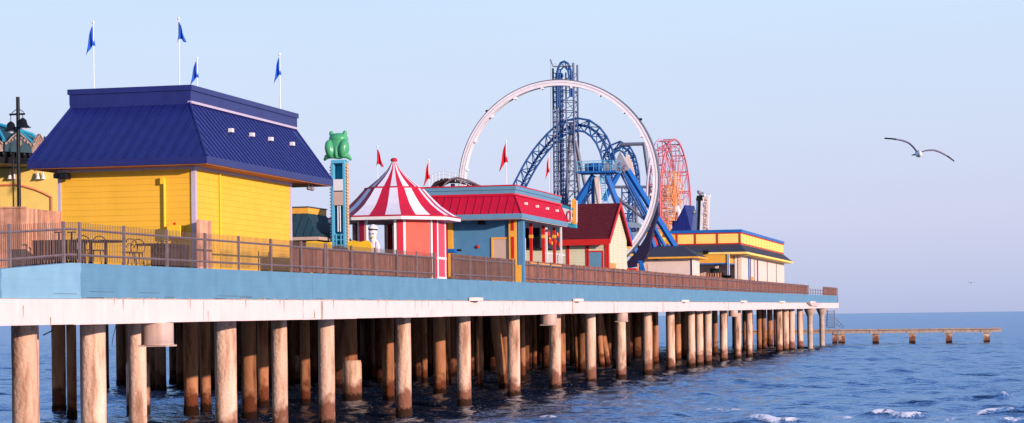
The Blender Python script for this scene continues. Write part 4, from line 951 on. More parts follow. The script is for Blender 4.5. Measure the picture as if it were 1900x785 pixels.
# platform ride deck behind the red building (log-flume like brown chute with rails)
def chute():
    Y=62.; t=thing('brown_chute_ride','brown curved ride chute with wire handrails rising behind the crimson roof','ride',(uY(835,345,Y).x,Y,zd(Y)))
    P=lambda x,y,d=0:uY(x,y,Y+d)
    mb=MB(); pts=[(795,352),(806,338),(820,331),(840,331),(862,337),(888,346)]
    for a,b in zip(pts,pts[1:]): mb.prism([P(*a),P(*b),P(b[0],b[1]+6),P(a[0],a[1]+6)][::-1],(0,1.6,0))
    mb.build('chute_floor',M_tbl,t)
    mb=MB(); mb.path([P(x,y-1,-.1) for x,y in ((818,352),(828,340),(838,333),(850,331),(870,337),(892,347))],.06,8); mb.build('chute_lip',M_rail,t)
    mb=MB(); q=[(797,327),(808,321),(822,317),(845,321),(865,328),(886,340)]
    for dz in (0,6,12): mb.path([P(x,y+dz) for x,y in q],.02,5)
    for x,y in q+[(802,324),(815,319),(833,319),(855,324),(875,334)]: mb.tube(P(x,y),P(x,y+16),.02,5)
    mb.build('handrail',M_whitm,t)
    for px in (805,835,870): MB().box(P(px,350).x-.1,P(px,350).x+.1,Y+.5,Y+.7,zd(Y),P(px,340).z).build('support_leg',M_steel,t)
chute()
# red flags
def rflag(lab,px,top,basey,Y,dirx,size=.9): 
    a=uY(px,basey,Y); b=uY(px,top,Y); flag(lab,(a.x,Y,a.z),b.z-a.z,dirx,M_flagr,size,grp='red flags')
rflag('red flag on a pole behind the left slope of the striped tent',701,272,352,46,.75,.95)
rflag('red flag on a pole right of the tent peak, above the crimson roof',796,297,350,53,-.75,.95)
rflag('red flag on the tall pole above the front corner of the crimson roof',940,262,347,55,-.85,1.1)
rflag('red flag on a pole standing in front of the coaster tower',1019,288,364,60,-.55,.9)

# ================================================================== MAROON GABLE HOUSE
def gable_house():
    X=-1.0; y0=79.7; y1=86.3; zb=zd(y0); xw=X; ze=uX(1128,440,X).z; zr=uX(1154,377,X).z; xl=-8.5
    t=thing('gabled_cottage','cream clapboard cottage with maroon shingle gable roof and red trim','house',(-4,y0,zb))
    mb=MB(); ym=(y0+y1)/2
    mb.prism([(xw,y0,zb),(xw,y1,zb),(xw,y1,ze),(xw,ym,zr-.25),(xw,y0,ze)],(xl-xw,0,0)); mb.build('wall',M_cream,t)
    ov=.6; xo=xw+.22; k=(zr-.25-ze)/(ym-y0); th=.16
    def slope(s):
        ye=y0-ov if s<0 else y1+ov; zl=ze-k*ov
        d=Vector((0,0,th)); A=[(xo,ye,zl),(xl-.3,ye,zl),(xl-.3,ym,zr-.25),(xo,ym,zr-.25)]
        o=MB().prism(A if s>0 else A[::-1],d); return o
    mb=slope(-1); o=slope(1); mb.add(o.v,o.f); 
    # shingle courses, really stepped
    n=16; 
    for i in range(n):
        f0=i/n; ya=y0-ov+(ym-y0+ov)*f0; za=ze-k*ov+(zr-.25-ze+k*ov)*f0+th; yb=y0-ov+(ym-y0+ov)*(i+1)/n; zb2=ze-k*ov+(zr-.25-ze+k*ov)*(i+1)/n+th
        mb.hexa([(xo,ya,za),(xl-.3,ya,za),(xl-.3,yb,zb2),(xo,yb,zb2)][::-1],[(xo,ya,za+.04),(xl-.3,ya,za+.04),(xl-.3,yb,zb2+.006),(xo,yb,zb2+.006)][::-1])
    mb.build('roof',M_mar,t)
    zl=ze-k*ov
    MB().box(xl-.3,xo,y0-ov-.05,y0-ov-.003,zl-.12,zl+.26).build('eave_fascia',M_redp,t)
    mb=MB()
    for s in (-1,1):
        ye=y0-ov if s<0 else y1+ov
        P=[(xo+.003,ye,zl-.05),(xo+.003,ye,zl+.26),(xo+.003,ym,zr-.25+.26),(xo+.003,ym,zr-.25-.05)]; mb.prism(P,(.06,0,0))
    mb.build('barge_board',M_redp,t)
    # soffit under the far rake
    mb=MB(); mb.box(xw+.0,xo,y1+.05,y1+.45,ze-.55,ze-.42); mb.build('rake_return',M_oyel,t)
    # red trim boards on the front wall
    mb=MB()
    for px in (1054,1090,1125): x=uY(px,470,y0).x; mb.box(x-.09,x+.09,y0-.05,y0-.002,zb,ze)
    mb.build('wall_trim',M_redp,t)
    mb=MB(); mb.box(xw+.002,xw+.05,y0-.05,y0+.3,zb,ze-.1); mb.build('corner_board',M_redp,t)
    a=uY(1093,468,y0); b=uY(1117,468,y0); w=MB().box(a.x,b.x,y0-.06,y0-.003,zb,a.z).build('door',M_fas,t)
    mb=MB(); mb.box(a.x-.08,b.x+.08,y0-.09,y0-.003,a.z+.002,a.z+.09); mb.box(a.x-.09,a.x-.002,y0-.08,y0-.003,zb,a.z); mb.box(b.x+.002,b.x+.09,y0-.08,y0-.003,zb,a.z); mb.build('door_frame',M_redp,w)
    mb=MB()
    for f in (.28,.52,.75): y=y0+(y1-y0)*f; mb.box(xw+.002,xw+.012,y-.02,y+.02,zb,ze+1)
    mb.build('wall_seam',M_lav,t)
    MB().box(xw+.002,xw+.03,y0+.35,y0+2.6,zb,zb+1.55).build('plywood_panel',M_gate,t)
gable_house()

# ================================================================== BOOTH WITH HIP ROOF
def booth():
    X=-1.2; yb=uX(1284,500,X).y; ye=uX(1298,500,X).y; x0=uY(1185,500,yb).x; zb=zd(yb); ze=uX(1283,476,X).z
    t=thing('pale_pink_booth','pale pink stucco booth with low dark shingle hip roof','building',((X+x0)/2,yb,zb))
    MB().box(x0,X,yb,ye,zb,ze).build('wall',M_stucco,t)
    e=[(x0-.6,yb-.6,ze),(X+.6,yb-.6,ze),(X+.6,ye+.6,ze),(x0-.6,ye+.6,ze)]; zr=ze+.95; ym=(yb+ye)/2
    r0=(x0+1.2,ym,zr); r1=(X-1.0,ym,zr)
    mb=MB(); mb.add(e+[r0,r1],[(0,1,5,4),(1,2,5),(2,3,4,5),(3,0,4)]); mb.build('roof',M_shing,t)
    MB().box(x0-.62,X+.62,yb-.62,ye+.62,ze-.14,ze-.003).build('eave_fascia',M_oyel,t)
    x=uY(1281,500,yb).x; MB().box(X-.12,X+.01,yb-.02,yb-.001,zb,ze-.15).build('corner_stripe',M_navy,t)
    q=uY(1219,480,yb); MB().box(q.x-.25,q.x+.25,yb-.4,yb-.01,q.z-.08,q.z+.2).build('wall_speaker',M_dark,t,bevel=.03)
booth()
# ================================================================== END PAVILION
def end_building():
    X=-1.25; y0=uX(1376,500,-1.25).y; y1=185.; zb=zd(y0); t=thing('end_pavilion','pink-white pavilion near the pier end with yellow panelled parapet and dark skirt roof','building',(-4,y0,zb))
    xp=-1.5; yp0=uX(1374,426,xp).y; yp1=uX(1453,440,xp).y; zt=uX(1374,426,xp).z; zbp=uX(1374,452,xp).z
    xl=uY(1240,440,yp0).x-2; y1=min(y1,uX(1455,500,X).y)
    zE=uX(1472,487,-.0).z-.35; zs=uX(1376,452,xp).z
    ex=-.55; ey0=uX(1385,467,-.25).y; ey1=uX(1471,488,-.25).y
    ez=uX(1385,467,-.25).z
    # walls
    pxr=uY(1352,480,ey0+.2).x; pyb=y0+1.2; MB().box(xl,X,pyb,y1,zb,ez-.205).build('wall',M_stucco,t); MB().box(pxr+.35,X,y0,pyb-.003,zb,ez-.205).build('wall_return',M_stucco,t)
    # parapet storey
    MB().box(xl,xp,yp0,yp1,ez+.2,zt-.25).build('parapet_wall',M_pyel,t)
    MB().box(xl-.1,xp+.12,yp0-.12,yp1+.12,zt-.25,zt+.02).build('coping',M_blue,t)
    mb=MB(); mb.box(xl,xp+.05,yp0-.05,yp0-.002,zt-.36,zt-.255); mb.box(xl,xp+.05,yp0-.05,yp0-.002,zbp-.05,zbp+.08)
    for px in (1256,1290,1331,1373): x=uY(px,440,yp0).x; mb.box(x-.08,x+.08,yp0-.055,yp0-.002,zbp+.08,zt-.36)
    mb.box(xp+.002,xp+.05,yp0,yp1,zt-.36,zt-.255); mb.box(xp+.002,xp+.05,yp0,yp1,zbp-.05,zbp+.08)
    mb.build('panel_trim',M_redp,t)
    mb=MB(); y=yp0+2
    while y<yp1: mb.box(xp+.002,xp+.02,y-.03,y+.03,zbp+.1,zt-.37); y+=2.4
    mb.build('panel_batten',M_oyel,t)
    # skirt roof
    B=[(xl-1,ey0,ez),(ex+.3,ey0,ez),(ex+.3,ey1,ez),(xl-1,ey1,ez)]; T=[(xl-1,yp0+.1,zbp),(xp-.1,yp0+.1,zbp),(xp-.1,yp1-.1,zbp),(xl-1,yp1-.1,zbp)]
    MB().hexa(B,T).build('skirt_roof',M_shing,t)
    MB().box(xl-1,ex+.32,ey0-.02,ey1+.02,ez-.2,ez-.003).build('eave_fascia',M_pyel,t)
    # front porch band and its dark recess
    MB().box(xl,pxr,ey0+.1,ey0+.3,uY(1330,488,ey0).z,ez-.205).build('porch_beam',M_oyel,t)
    MB().box(xl,pxr+.02,ey0+.08,ey0+.32,uY(1330,488,ey0).z-.12,uY(1330,488,ey0).z-.003).build('beam_stripe',M_blue,t)
    zbm=uY(1330,488,ey0).z; MB().box(pxr-.2,pxr+.002,ey0+.303,y0-.003,zbm,ez-.205).build('porch_beam',M_oyel,t); MB().box(pxr-.2,pxr+.02,ey0+.323,y0-.003,zbm-.12,zbm-.003).build('beam_stripe',M_blue,t)
    MB().box(pxr-.1,pxr+.1,ey0-.02,ey0+.098,zb,ez-.205).build('porch_post',M_white,t); MB().box(pxr-.03,pxr+.03,ey0-.04,ey0-.023,zb,ez-.21).build('post_stripe',M_blue,t)
    MB().box(pxr+.13,pxr+.33,y0-.6,y0-.4,zb,ez-.205).build('porch_post',M_white,t)
    a=uY(1302,510,pyb); b=uY(1334,494,pyb); MB().box(uY(1318,500,pyb).x,b.x,pyb-.08,pyb-.003,zb+.6,b.z-.2).build('window',M_win,t)
    mb=MB(); 
    for i in range(10): x=a.x+i*.24; mb.box(x,x+.12,pyb-1,pyb-.95,zb,zb+1.9)
    mb.build('slat_screen',M_woodn,t)
    for px in (1392,1399,1405,1423,1440): 
        y=uX(px,490,X).y; MB().box(X+.002,X+.06,y-(.3 if px in(1405,) else .12),y+(.3 if px in(1405,) else .12),zb,ez-.32).build('wall_stripe',M_navy if px in (1392,1405) else (M_grey),t)
    y=uX(1389,500,X).y; MB().box(X+.002,X+.06,y-.4,y+.4,zb,ez-.32).build('wall_stripe',M_blue,t)
    y=uX(1394,510,X).y; MB().box(X+.07,X+.12,y-1.0,y+.8,zb,zb+1.6).build('plywood_panel',M_gate,t)
    q=uY(1333,490,pyb); MB().box(q.x-.3,q.x+.3,pyb-.6,pyb-.003,q.z-.1,q.z+.25).build('wall_speaker',M_dark,t)
    q=uY(1310,468,ey0); MB().box(q.x-.25,q.x+.25,ey0-.4,ey0-.03,q.z-.15,q.z+.15).build('wall_speaker',M_dark,t)
    q=uY(1340,508,pyb); MB().ell((q.x,pyb-.05,q.z),.12,.08,.12,8,6).build('alarm_bell',M_redp,t)
end_building()
q=uX(1349,514,-.5); t=thing('fire_bowl','black bowl on a stand above the board fence by the end pavilion','bowl',(-.5,q.y,zd(q.y))); MB().lathe((-.5,q.y,q.z),[(.2,-.18),(.42,.02),(.52,.15)],14).build('bowl',M_dark,t); MB().tube((-.5,q.y,zd(q.y)),(-.5,q.y,q.z-.18),.07,8).build('stand',M_dark,t)
def pyramid():
    Y=172.; P=lambda x,y,d=0:uY(x,y,Y+d); t=thing('navy_steeple_roof','steep navy metal steeple roof rising behind the yellow parapet','roof',(P(1270,428).x,Y,zd(Y)))
    a=P(1244,430);b=P(1283,430);ap0=P(1266,379);ap1=P(1278,382)
    z=a.z
    bk=[(a.x+.0,Y+2.6,z),(b.x+.9,Y+4.6,z)]
    mb=MB(); mb.add([(a.x,Y,z),(b.x,Y,z),(P(1301,430,6).x,Y+6,z),(a.x+1,Y+6,z),(ap0.x,Y+1.6,ap0.z),(ap1.x,Y+4,ap0.z),],[(0,1,4),(1,2,5,4),(2,3,5),(3,0,4,5),(3,2,1,0)])
    seam_slope(mb,(a.x,Y,z),(b.x,Y,z),(ap0.x,Y+1.6,ap0.z),(ap0.x-.01,Y+1.6,ap0.z),.5)
    mb.build('roof',M_navy,t); MB().box(P(1240,408).x,a.x+1.0,Y+2.5,Y+4,z,P(1245,408).z).build('side_block',M_navy,t)
    MB().box(a.x,b.x,Y+.5,Y+5,zd(Y),z-.01).build('wall',M_pyel,t)
pyramid()

# ================================================================== RIDES
def loop_ring():
    Y=112.; c=uY(1036,338,Y); Ro=uY(1224,338,Y).x-c.x; Ri=Ro-.50; t=thing('loop_ride_ring','giant upright white steel ring of the loop ride, seen face on','ride',(c.x,Y,zd(Y)))
    def ringmesh(r0,r1,ya,yb,n=144,mi=0):
        mb=MB(); vs=[]
        for i in range(n):
            th=2*math.pi*i/n; ct,st=math.cos(th),math.sin(th)
            for r,y in ((r0,ya),(r1,ya),(r1,yb),(r0,yb)): vs.append((c.x+r*ct,y,c.z+r*st))
        fs=[]
        for i in range(n):
            j=(i+1)%n
            for k in range(4): l=(k+1)%4; fs.append((4*i+k,4*i+l,4*j+l,4*j+k))
        mb.add(vs,fs,0,False); return mb
    ringmesh(Ri+.06,Ro-.07,Y-.28,Y+.28).build('ring_beam',M_ring,t)
    ringmesh(Ro-.07,Ro,Y-.30,Y+.36).build('outer_flange',M_steel,t)
    ringmesh(Ri,Ri+.06,Y-.30,Y+.36).build('inner_flange',M_ring,t)
    mb=ringmesh(Ro-.26,Ro-.23,Y-.30,Y-.283); mb.build('track_line',M_lav,t)
    for k in range(20):
        th=2*math.pi*(k+.5)/20; d=Vector((math.cos(th),0,math.sin(th))); tn=Vector((-d.z,0,d.x)); p=Vector((c.x,Y,c.z))+d*(Ri-.10)
        MB().prism([p-tn*.08-d*.06+Vector((0,-.3,0)),p+tn*.08-d*.06+Vector((0,-.3,0)),p+tn*.10+d*.098+Vector((0,-.3,0)),p-tn*.10+d*.098+Vector((0,-.3,0))][::-1],(0,.6,0)).build('bracket',M_ring,t)
    for th in (2.35,.62):
        d=Vector((math.cos(th),0,math.sin(th))); p=Vector((c.x,Y,c.z))+d*(Ro+.06); MB().ell(p,.15,.3,.11,8,6).build('joint_clamp',M_dark,t)
    # dark train cover hanging on the lower right
    pts=[(1219,372),(1221,395),(1211,425),(1207,445),(1204,465),(1198,480),(1187,493),(1165,497),(1163,486),(1180,468),(1196,443),(1207,420),(1215,395)]
    MB().prism([uY(a,b,Y+.3) for a,b in pts],(0,.9,0)).build('train_cover',mat('black_purple',(.02,.014,.045),.5,0,.1,3),t)
    q=uY(1175,520,Y); b0=uY(1165,498,Y); MB().box(b0.x,uY(1182,500,Y).x,Y-.6,Y+.8,zd(Y),b0.z-.0).build('loading_base',M_redp,t)
    for s in (-1,1):
        x=c.x+s*2.6; MB().box(x-.3,x+.3,Y-1.6,Y+1.6,zd(Y),zd(Y)+.35).build('foot',M_steel,t)
    for s in (-1,1): MB().box(c.x+s*7.2-.3,c.x+s*7.2+.3,Y+.45,Y+.9,zd(Y),c.z-1).build('support_leg',M_steel,t) if s<0 else None
loop_ring()

def truss_path(pts,w,mb_r,mb_l,r=.13,depth=.8,step=1,tie=.06):
    """pts: centre line in the XZ plane at constant Y; two rails + spine + lattice"""
    P=[Vector(p) for p in pts]
    # resample
    cum=[0]
    for a,b in zip(P,P[1:]): cum.append(cum[-1]+(b-a).length)
    n=max(4,int(cum[-1]/step)); Q=[]
    def cr4(p0,p1,p2,p3,t): return .5*((2*p1)+(-p0+p2)*t+(2*p0-5*p1+4*p2-p3)*t*t+(-p0+3*p1-3*p2+p3)*t**3)
    for i in range(n+1):
        s=cum[-1]*i/n; k=0
        while k<len(P)-2 and s>cum[k+1]: k+=1
        f=(s-cum[k])/(cum[k+1]-cum[k]); Q.append(cr4(P[max(k-1,0)],P[k],P[k+1],P[min(k+2,len(P)-1)],f))
    A,B,D=[],[],[]
    for i,p in enumerate(Q):
        d=(Q[min(i+1,n)]-Q[max(i-1,0)]).normalized(); nn=Vector((-d.z,0,d.x)).normalized()
        A.append(p+nn*w/2); B.append(p-nn*w/2); D.append(p+Vector((0,depth,0)))
    mb_r.path(A,r,8); mb_r.path(B,r,8); mb_r.path(D,r*1.3,8)
    for i in range(n+1):
        mb_l.tube(A[i],B[i],tie*1.4,5)
        if i<n: 
            mb_l.tube(A[i],D[i],tie,5); mb_l.tube(B[i],D[i],tie,5)
            (mb_l.tube(A[i],B[i+1],tie,5) if i%2 else mb_l.tube(B[i],A[i+1],tie,5))
            mb_l.tube(D[i],A[i+1],tie,5); mb_l.tube(D[i],B[i+1],tie,5)
def coaster():
    Y=205.; P=lambda x,y,d=0:uY(x,y,Y+d); t=thing('roller_coaster','blue steel roller coaster with vertical lift tower and arching lattice track','roller coaster',(P(1046,530).x,Y,zd(Y)))
    zb=zd(Y); zt=P(1046,135).z; xs=[P(x,300).x for x in (1028,1040,1052,1066)]
    mb=MB()
    for x in (xs[0],xs[3]):
        for dy in (0,2.4): mb.tube((x,Y+dy,zb),(x,Y+dy,zt+ (1.2 if x==xs[3] else .6)),.13,8)
    for x in (xs[2],P(1034,300).x): mb.tube((x,Y-.1,zb),(x,Y-.1,zt),.10,8)
    mb.build('tower_column',M_cst,t)
    MB().tube((P(1041,300).x,Y+.3,zb),(P(1041,300).x,Y+.3,zt),.26,12).build('lift_spine',mat('spine_blue_grey',(.05,.075,.17),.4,.2,.1,2),t)
    mb=MB(); z=zb+1; k=0; n=(zt-z)/1.25
    xm=xs[2]
    while z<zt:
        mb.box(xs[0],xs[3],Y-.05,Y+.05,z-.05,z+.05); mb.box(xs[3]-.05,xs[3]+.05,Y,Y+2.4,z-.05,z+.05); mb.box(xs[0],xs[3],Y+2.35,Y+2.45,z-.04,z+.04)
        if k%2: mb.tube((xm,Y,z),(xs[3],Y,z+1.25),.045,5)
        else: mb.tube((xs[3],Y,z),(xm,Y,z+1.25),.045,5)
        mb.tube((xs[0],Y,z),(xs[0]+.55,Y,z+.62),.04,5); mb.tube((xs[3],Y,z),(xs[3],Y+2.4,z+1.25),.04,5); mb.tube((xs[0]+.55,Y,z+.62),(xs[0],Y,z+1.25),.04,5)
        mb.tube((xs[0],Y+2.4,z),(xs[3],Y+2.4,z+1.25),.04,5)
        z+=1.25; k+=1
    mb.build('tower_lattice',M_cst,t)
    mb=MB(); z=zb+1
    while z<zt: 
        mb.box(P(1047,300).x-.05,P(1047,300).x+.05,Y-.3,Y-.1,z,z+.4); mb.box(P(1031,300).x,P(1036,300).x,Y-.35,Y-.2,z,z+.1); z+=.62
    mb.build('chain_ladder',M_dblue,t)
    # crest of the lift
    r_,l_=MB(),MB(); 
    crest=[(1034,200),(1034,150),(1035,128),(1040,117),(1047,114),(1054,118),(1059,130),(1061,150),(1062,180)]
    for off,yy in ((0,-.4),(0,1.6)):
        r_.path([P(x,y,yy) for x,y in crest],.15,8)
    for i in range(len(crest)-1):
        a,b=crest[i],crest[i+1]
        for f in (0,.33,.66): x=a[0]+(b[0]-a[0])*f; y=a[1]+(b[1]-a[1])*f; l_.tube(P(x,y,-.4),P(x,y,1.6),.08,5)
    inner=[(1038,200),(1038,150),(1040,130),(1047,123),(1054,131),(1057,150),(1058,180)]
    r_.path([P(x,y,-.4) for x,y in inner],.12,8)
    for (a,b) in zip(crest[1:8],inner[1:]+[inner[-1]]): l_.tube(P(*a,-.4),P(*b,-.4),.07,5)
    rr=r_.build('crest_track',M_dblue,t); l_.build('crest_tie',M_dblue,rr)
    mb=MB(); mb.tube(P(1021,110),P(1026,123),.10,6,r2=.06); mb.tube(P(1022,112),P(1022,360),.025,5); mb.box(P(1026,0).x,P(1064,0).x,Y-.7,Y-.3,P(1040,124).z-.05,P(1040,124).z+.03)
    for px in (1030,1038,1046,1054,1062): mb.tube(P(px,124,-.6),P(px,117,-.6),.03,5)
    mb.build('crest_platform',M_steel,t)
    # arches of track
    r_,l_=MB(),MB(); pts=[P(x,y) for x,y in ((950,372),(963,347),(978,318),(995,290),(1016,264),(1038,243),(1062,232),(1084,232),(1104,244),(1118,263),(1127,287),(1132,312),(1133,335))]
    truss_path(pts,1.55,r_,l_,.13,.9,1.25); a=r_.build('track_rail',M_dblue,t); l_.build('track_lattice',M_dblue,a)
    r_,l_=MB(),MB(); pts=[P(x,y,4) for x,y in ((1122,340),(1124,310),(1130,286),(1142,272),(1156,272),(1167,284),(1174,303),(1178,325),(1178,360),(1170,420),(1165,470))]
    truss_path(pts,1.1,r_,l_,.12,1.2,1.1); a=r_.build('track_rail',M_dblue,t); l_.build('track_lattice',M_dblue,a)
    r_,l_=MB(),MB(); pts=[P(x,y,-3) for x,y in ((1072,400),(1078,372),(1090,352),(1098,345))]
    truss_path(pts,1.1,r_,l_,.12,1.2,1.1); a=r_.build('track_rail',M_dblue,t); l_.build('track_lattice',M_dblue,a)
    # lattice mast
    r_,l_=MB(),MB(); truss_path([P(1164,470,6),P(1164,345,6)],1.4,r_,l_,.09,1,1.1,.05); a=r_.build('mast',M_dblue,t); l_.build('mast_lattice',M_dblue,a)
    # grey pipe supports
    for (a,b,r) in (((1060,228),(1050,385),.28),((1062,240),(1082,420),.22),((1068,262),(1104,430),.22),((1150,268),(1197,267),.22),((1195,265),(1213,395),.26),((1138,347),(1203,347),.18),((1143,365),(1202,411),.2),((1178,378),(1172,430),.12),((1178,378),(1185,430),.12),((1181,365),(1181,430),.16)):
        MB().tube(P(*a,1),P(*b,1),r,12).build('pipe_support',M_steel,t)
    MB().tube(P(1050,385,1),(P(1050,385).x,Y+1,zb),.28,12).build('pipe_support',M_steel,t)
coaster()
def platform_ride():
    Y=122.; P=lambda x,y,d=0:uY(x,y,Y+d); t=thing('swing_tower_ride','blue legged ride with a railed motor platform and ladder behind the cottage','ride',(P(1105,420).x,Y,zd(Y)))
    a=P(1074,320);b=P(1146,322); MB().box(a.x,b.x,Y-.8,Y+1.5,a.z-.12,a.z+.05).build('platform',M_blue,t)
    mb=MB(); zr=P(1100,300).z
    for i in range(8):
        x=a.x+(b.x-a.x)*i/7; mb.tube((x,Y-.8,a.z),(x,Y-.8,zr),.025,6); mb.tube((x,Y+1.5,a.z),(x,Y+1.5,zr),.025,6)
    for z in (zr,(a.z+zr)/2):
        for y in (-.8,1.5): mb.tube((a.x,Y+y,z),(b.x,Y+y,z),.025,6)
        mb.tube((a.x,Y-.8,z),(a.x,Y+1.5,z),.025,6); mb.tube((b.x,Y-.8,z),(b.x,Y+1.5,z),.025,6)
    mb.build('guard_rail',M_sky,t)
    c=P(1106,311,.2); mb=MB()
    mb.tube(c+Vector((-.5,-.2,0)),c+Vector((.35,.25,0)),.38,16); mb.tube(c+Vector((-.75,-.3,0)),c+Vector((-.5,-.2,0)),.22,12); mb.tube(c+Vector((.3,-.9,.02)),c+Vector((.3,-.2,.02)),.28,14); mb.build('motor',M_blue,t)
    for px in (1088,1122): q=P(px,310); MB().box(q.x-.22,q.x+.22,Y+.3,Y+.8,a.z,a.z+.75).build('cabinet',M_grey,t,bevel=.03)
    for (u,v,w) in (((1101,325),(1066,382),.30),((1124,325),(1147,385),.27)):
        A=P(*u);B=P(*v); dr=(B-A); B2=A+dr*((A.z-zd(Y))/(A.z-B.z)); 
        for dy in (0,): MB().tube(A+Vector((0,.3,0)),B2+Vector((0,.3,0)),w,4).build('leg',M_blue,t)
    A=P(1107,328);  MB().box(A.x-.2,A.x+.22,Y+.1,Y+.6,zd(Y),A.z).build('centre_column',M_stucco,t)
    A=P(1098,328);  MB().box(A.x-.12,A.x+.12,Y+.3,Y+.7,zd(Y),A.z).build('side_column',M_dblue,t)
    mb=MB(); A0,B0=P(1112,326,-.5),P(1120,378,-.5); A1,B1=P(1120,326,-.5),P(1129,378,-.5); mb.tube(A0,B0,.04,6); mb.tube(A1,B1,.04,6)
    for i in range(1,11): f=i/11; mb.tube(A0.lerp(B0,f),A1.lerp(B1,f),.03,6)
    mb.build('ladder',M_sky,t)
platform_ride()
def ship_ride():
    Y=134.; P=lambda x,y,d=0:uY(x,y,Y+d); t=thing('swinging_ship_ride','tall blue A-frame swing ride with a grey sun-marked triangle at its peak','ride',(P(1160,480).x,Y,zd(Y)))
    for (u,v,w,d) in (((1164,315),(1254,460),.30,0),((1158,318),(1234,458),.17,1.6),((1152,322),(1205,425),.10,2.4),((1148,322),(1120,372),.25,0),((1156,320),(1197,400),.10,1.0),((1196,400),(1214,458),.2,.5),((1203,398),(1226,458),.14,2.)):
        MB().tube(P(*u,d),P(*v,d),w,4).build('frame_leg',M_blue if w>.15 else M_dblue,t)
    MB().prism([P(1133,318,-.3),P(1169,316,-.3),P(1150,281,-.3)],(0,.25,0)).build('peak_sign',mat('grey_sign',(.30,.30,.36),.6,0,.15,5,streak=.3,stain=(.2,.17,.2)),t)
    c=P(1151,307,-.34); mb=MB(); mb.ell(c,.26,.03,.26,14,8)
    for i in range(9): th=math.pi*i/8; d=Vector((math.cos(th),0,-abs(math.sin(th))*.8)); mb.tube(c+d*.33,c+d*(.62 if abs(d.x)<.8 else .5),.03,4)
    mb.build('sun_emblem',mat('purple_grey',(.20,.16,.22),.6,0,.1,4),t)
    MB().prism([P(1157,325,1.5),P(1178,325,1.5),P(1172,300,1.5),P(1163,284,1.5),P(1158,300,1.5)],(0,.2,0)).build('rear_peak_sign',M_stucco,t)
    MB().tube(P(1150,319,-.2),P(1170,319,3),.14,8).build('pivot_shaft',M_steel,t)
ship_ride()
def script_sign():
    Y=128.; P=lambda x,y,d=0:uY(x,y,Y+d); t=thing('script_sign','blue-grey board with dark cursive lettering ending in "gon", half hidden by the cottage','sign',(P(1175,440).x,Y,P(1175,440).z))
    MB().prism([P(1150,440),P(1189,444),P(1192,415),P(1150,410)],(0,.15,0)).build('sign_board',mat('sign_blue_grey',(.24,.33,.40),.6,0,.08,4),t)
    mb=MB(); y=-.04
    def st(pts,r=.045): mb.path([P(a,b,y) for a,b in pts],r,6)
    # a, g, o, n in joined handwriting
    st([(1163.5,425),(1160,423.5),(1157.5,427),(1159,431),(1162,429),(1164,424),(1163.5,431)])
    st([(1163.5,431),(1166,429)]); st([(1171,423.5),(1168,422),(1165.5,425),(1167,429),(1170,427),(1171.5,423),(1170,432),(1167.5,437),(1165,436),(1168,432),(1173,428)])
    st([(1173,428),(1174,424),(1176.5,422.5),(1178,425.5),(1176.5,429.5),(1174,429.5),(1173,427)])
    st([(1178,425),(1180,423),(1181,423),(1180,430),(1182,425),(1184.5,423),(1185.5,425),(1184.5,430),(1187.5,427)])
    mb.build('lettering',M_navy,t)
    for px in (1158,1184): q=P(px,444,.2); MB().box(q.x-.08,q.x+.08,Y+.16,Y+.3,zd(Y),q.z+.5).build('sign_post',M_dark,t)
script_sign()
def cartoon_ride():
    Y=139.; P=lambda x,y,d=0:uY(x,y,Y+d); t=thing('painted_ride_front','yellow and red painted ride front glimpsed above the booth roof','ride front',(P(1215,460).x,Y,zd(Y)))
    MB().prism([P(1196,470),P(1252,470),P(1252,436),P(1240,432),(P(1226,424)),P(1214,430),P(1200,426)],(0,.25,0)).build('back_panel',M_oyel,t)
    mb=MB()
    for px,py,r in ((1208,446,.55),(1213,455,.45),(1200,455,.4),(1238,458,.3)): mb.ell(P(px,py,-.1),r,.12,r*.8,12,8)
    mb.build('red_shape',M_redp,t)
    mb=MB()
    for px,py,r in ((1222,437,.35),(1229,444,.3),(1244,455,.3),(1226,456,.25),(1236,436,.25)): mb.ell(P(px,py,-.15),r,.1,r*.7,10,8)
    mb.build('yellow_shape',M_yelp,t)
    mb=MB()
    for px in (1205,1215,1224,1232,1240,1247): mb.ell(P(px,459,-.25),.22,.15,.25,8,6)
    mb.build('blue_shape',M_blue,t)
cartoon_ride()
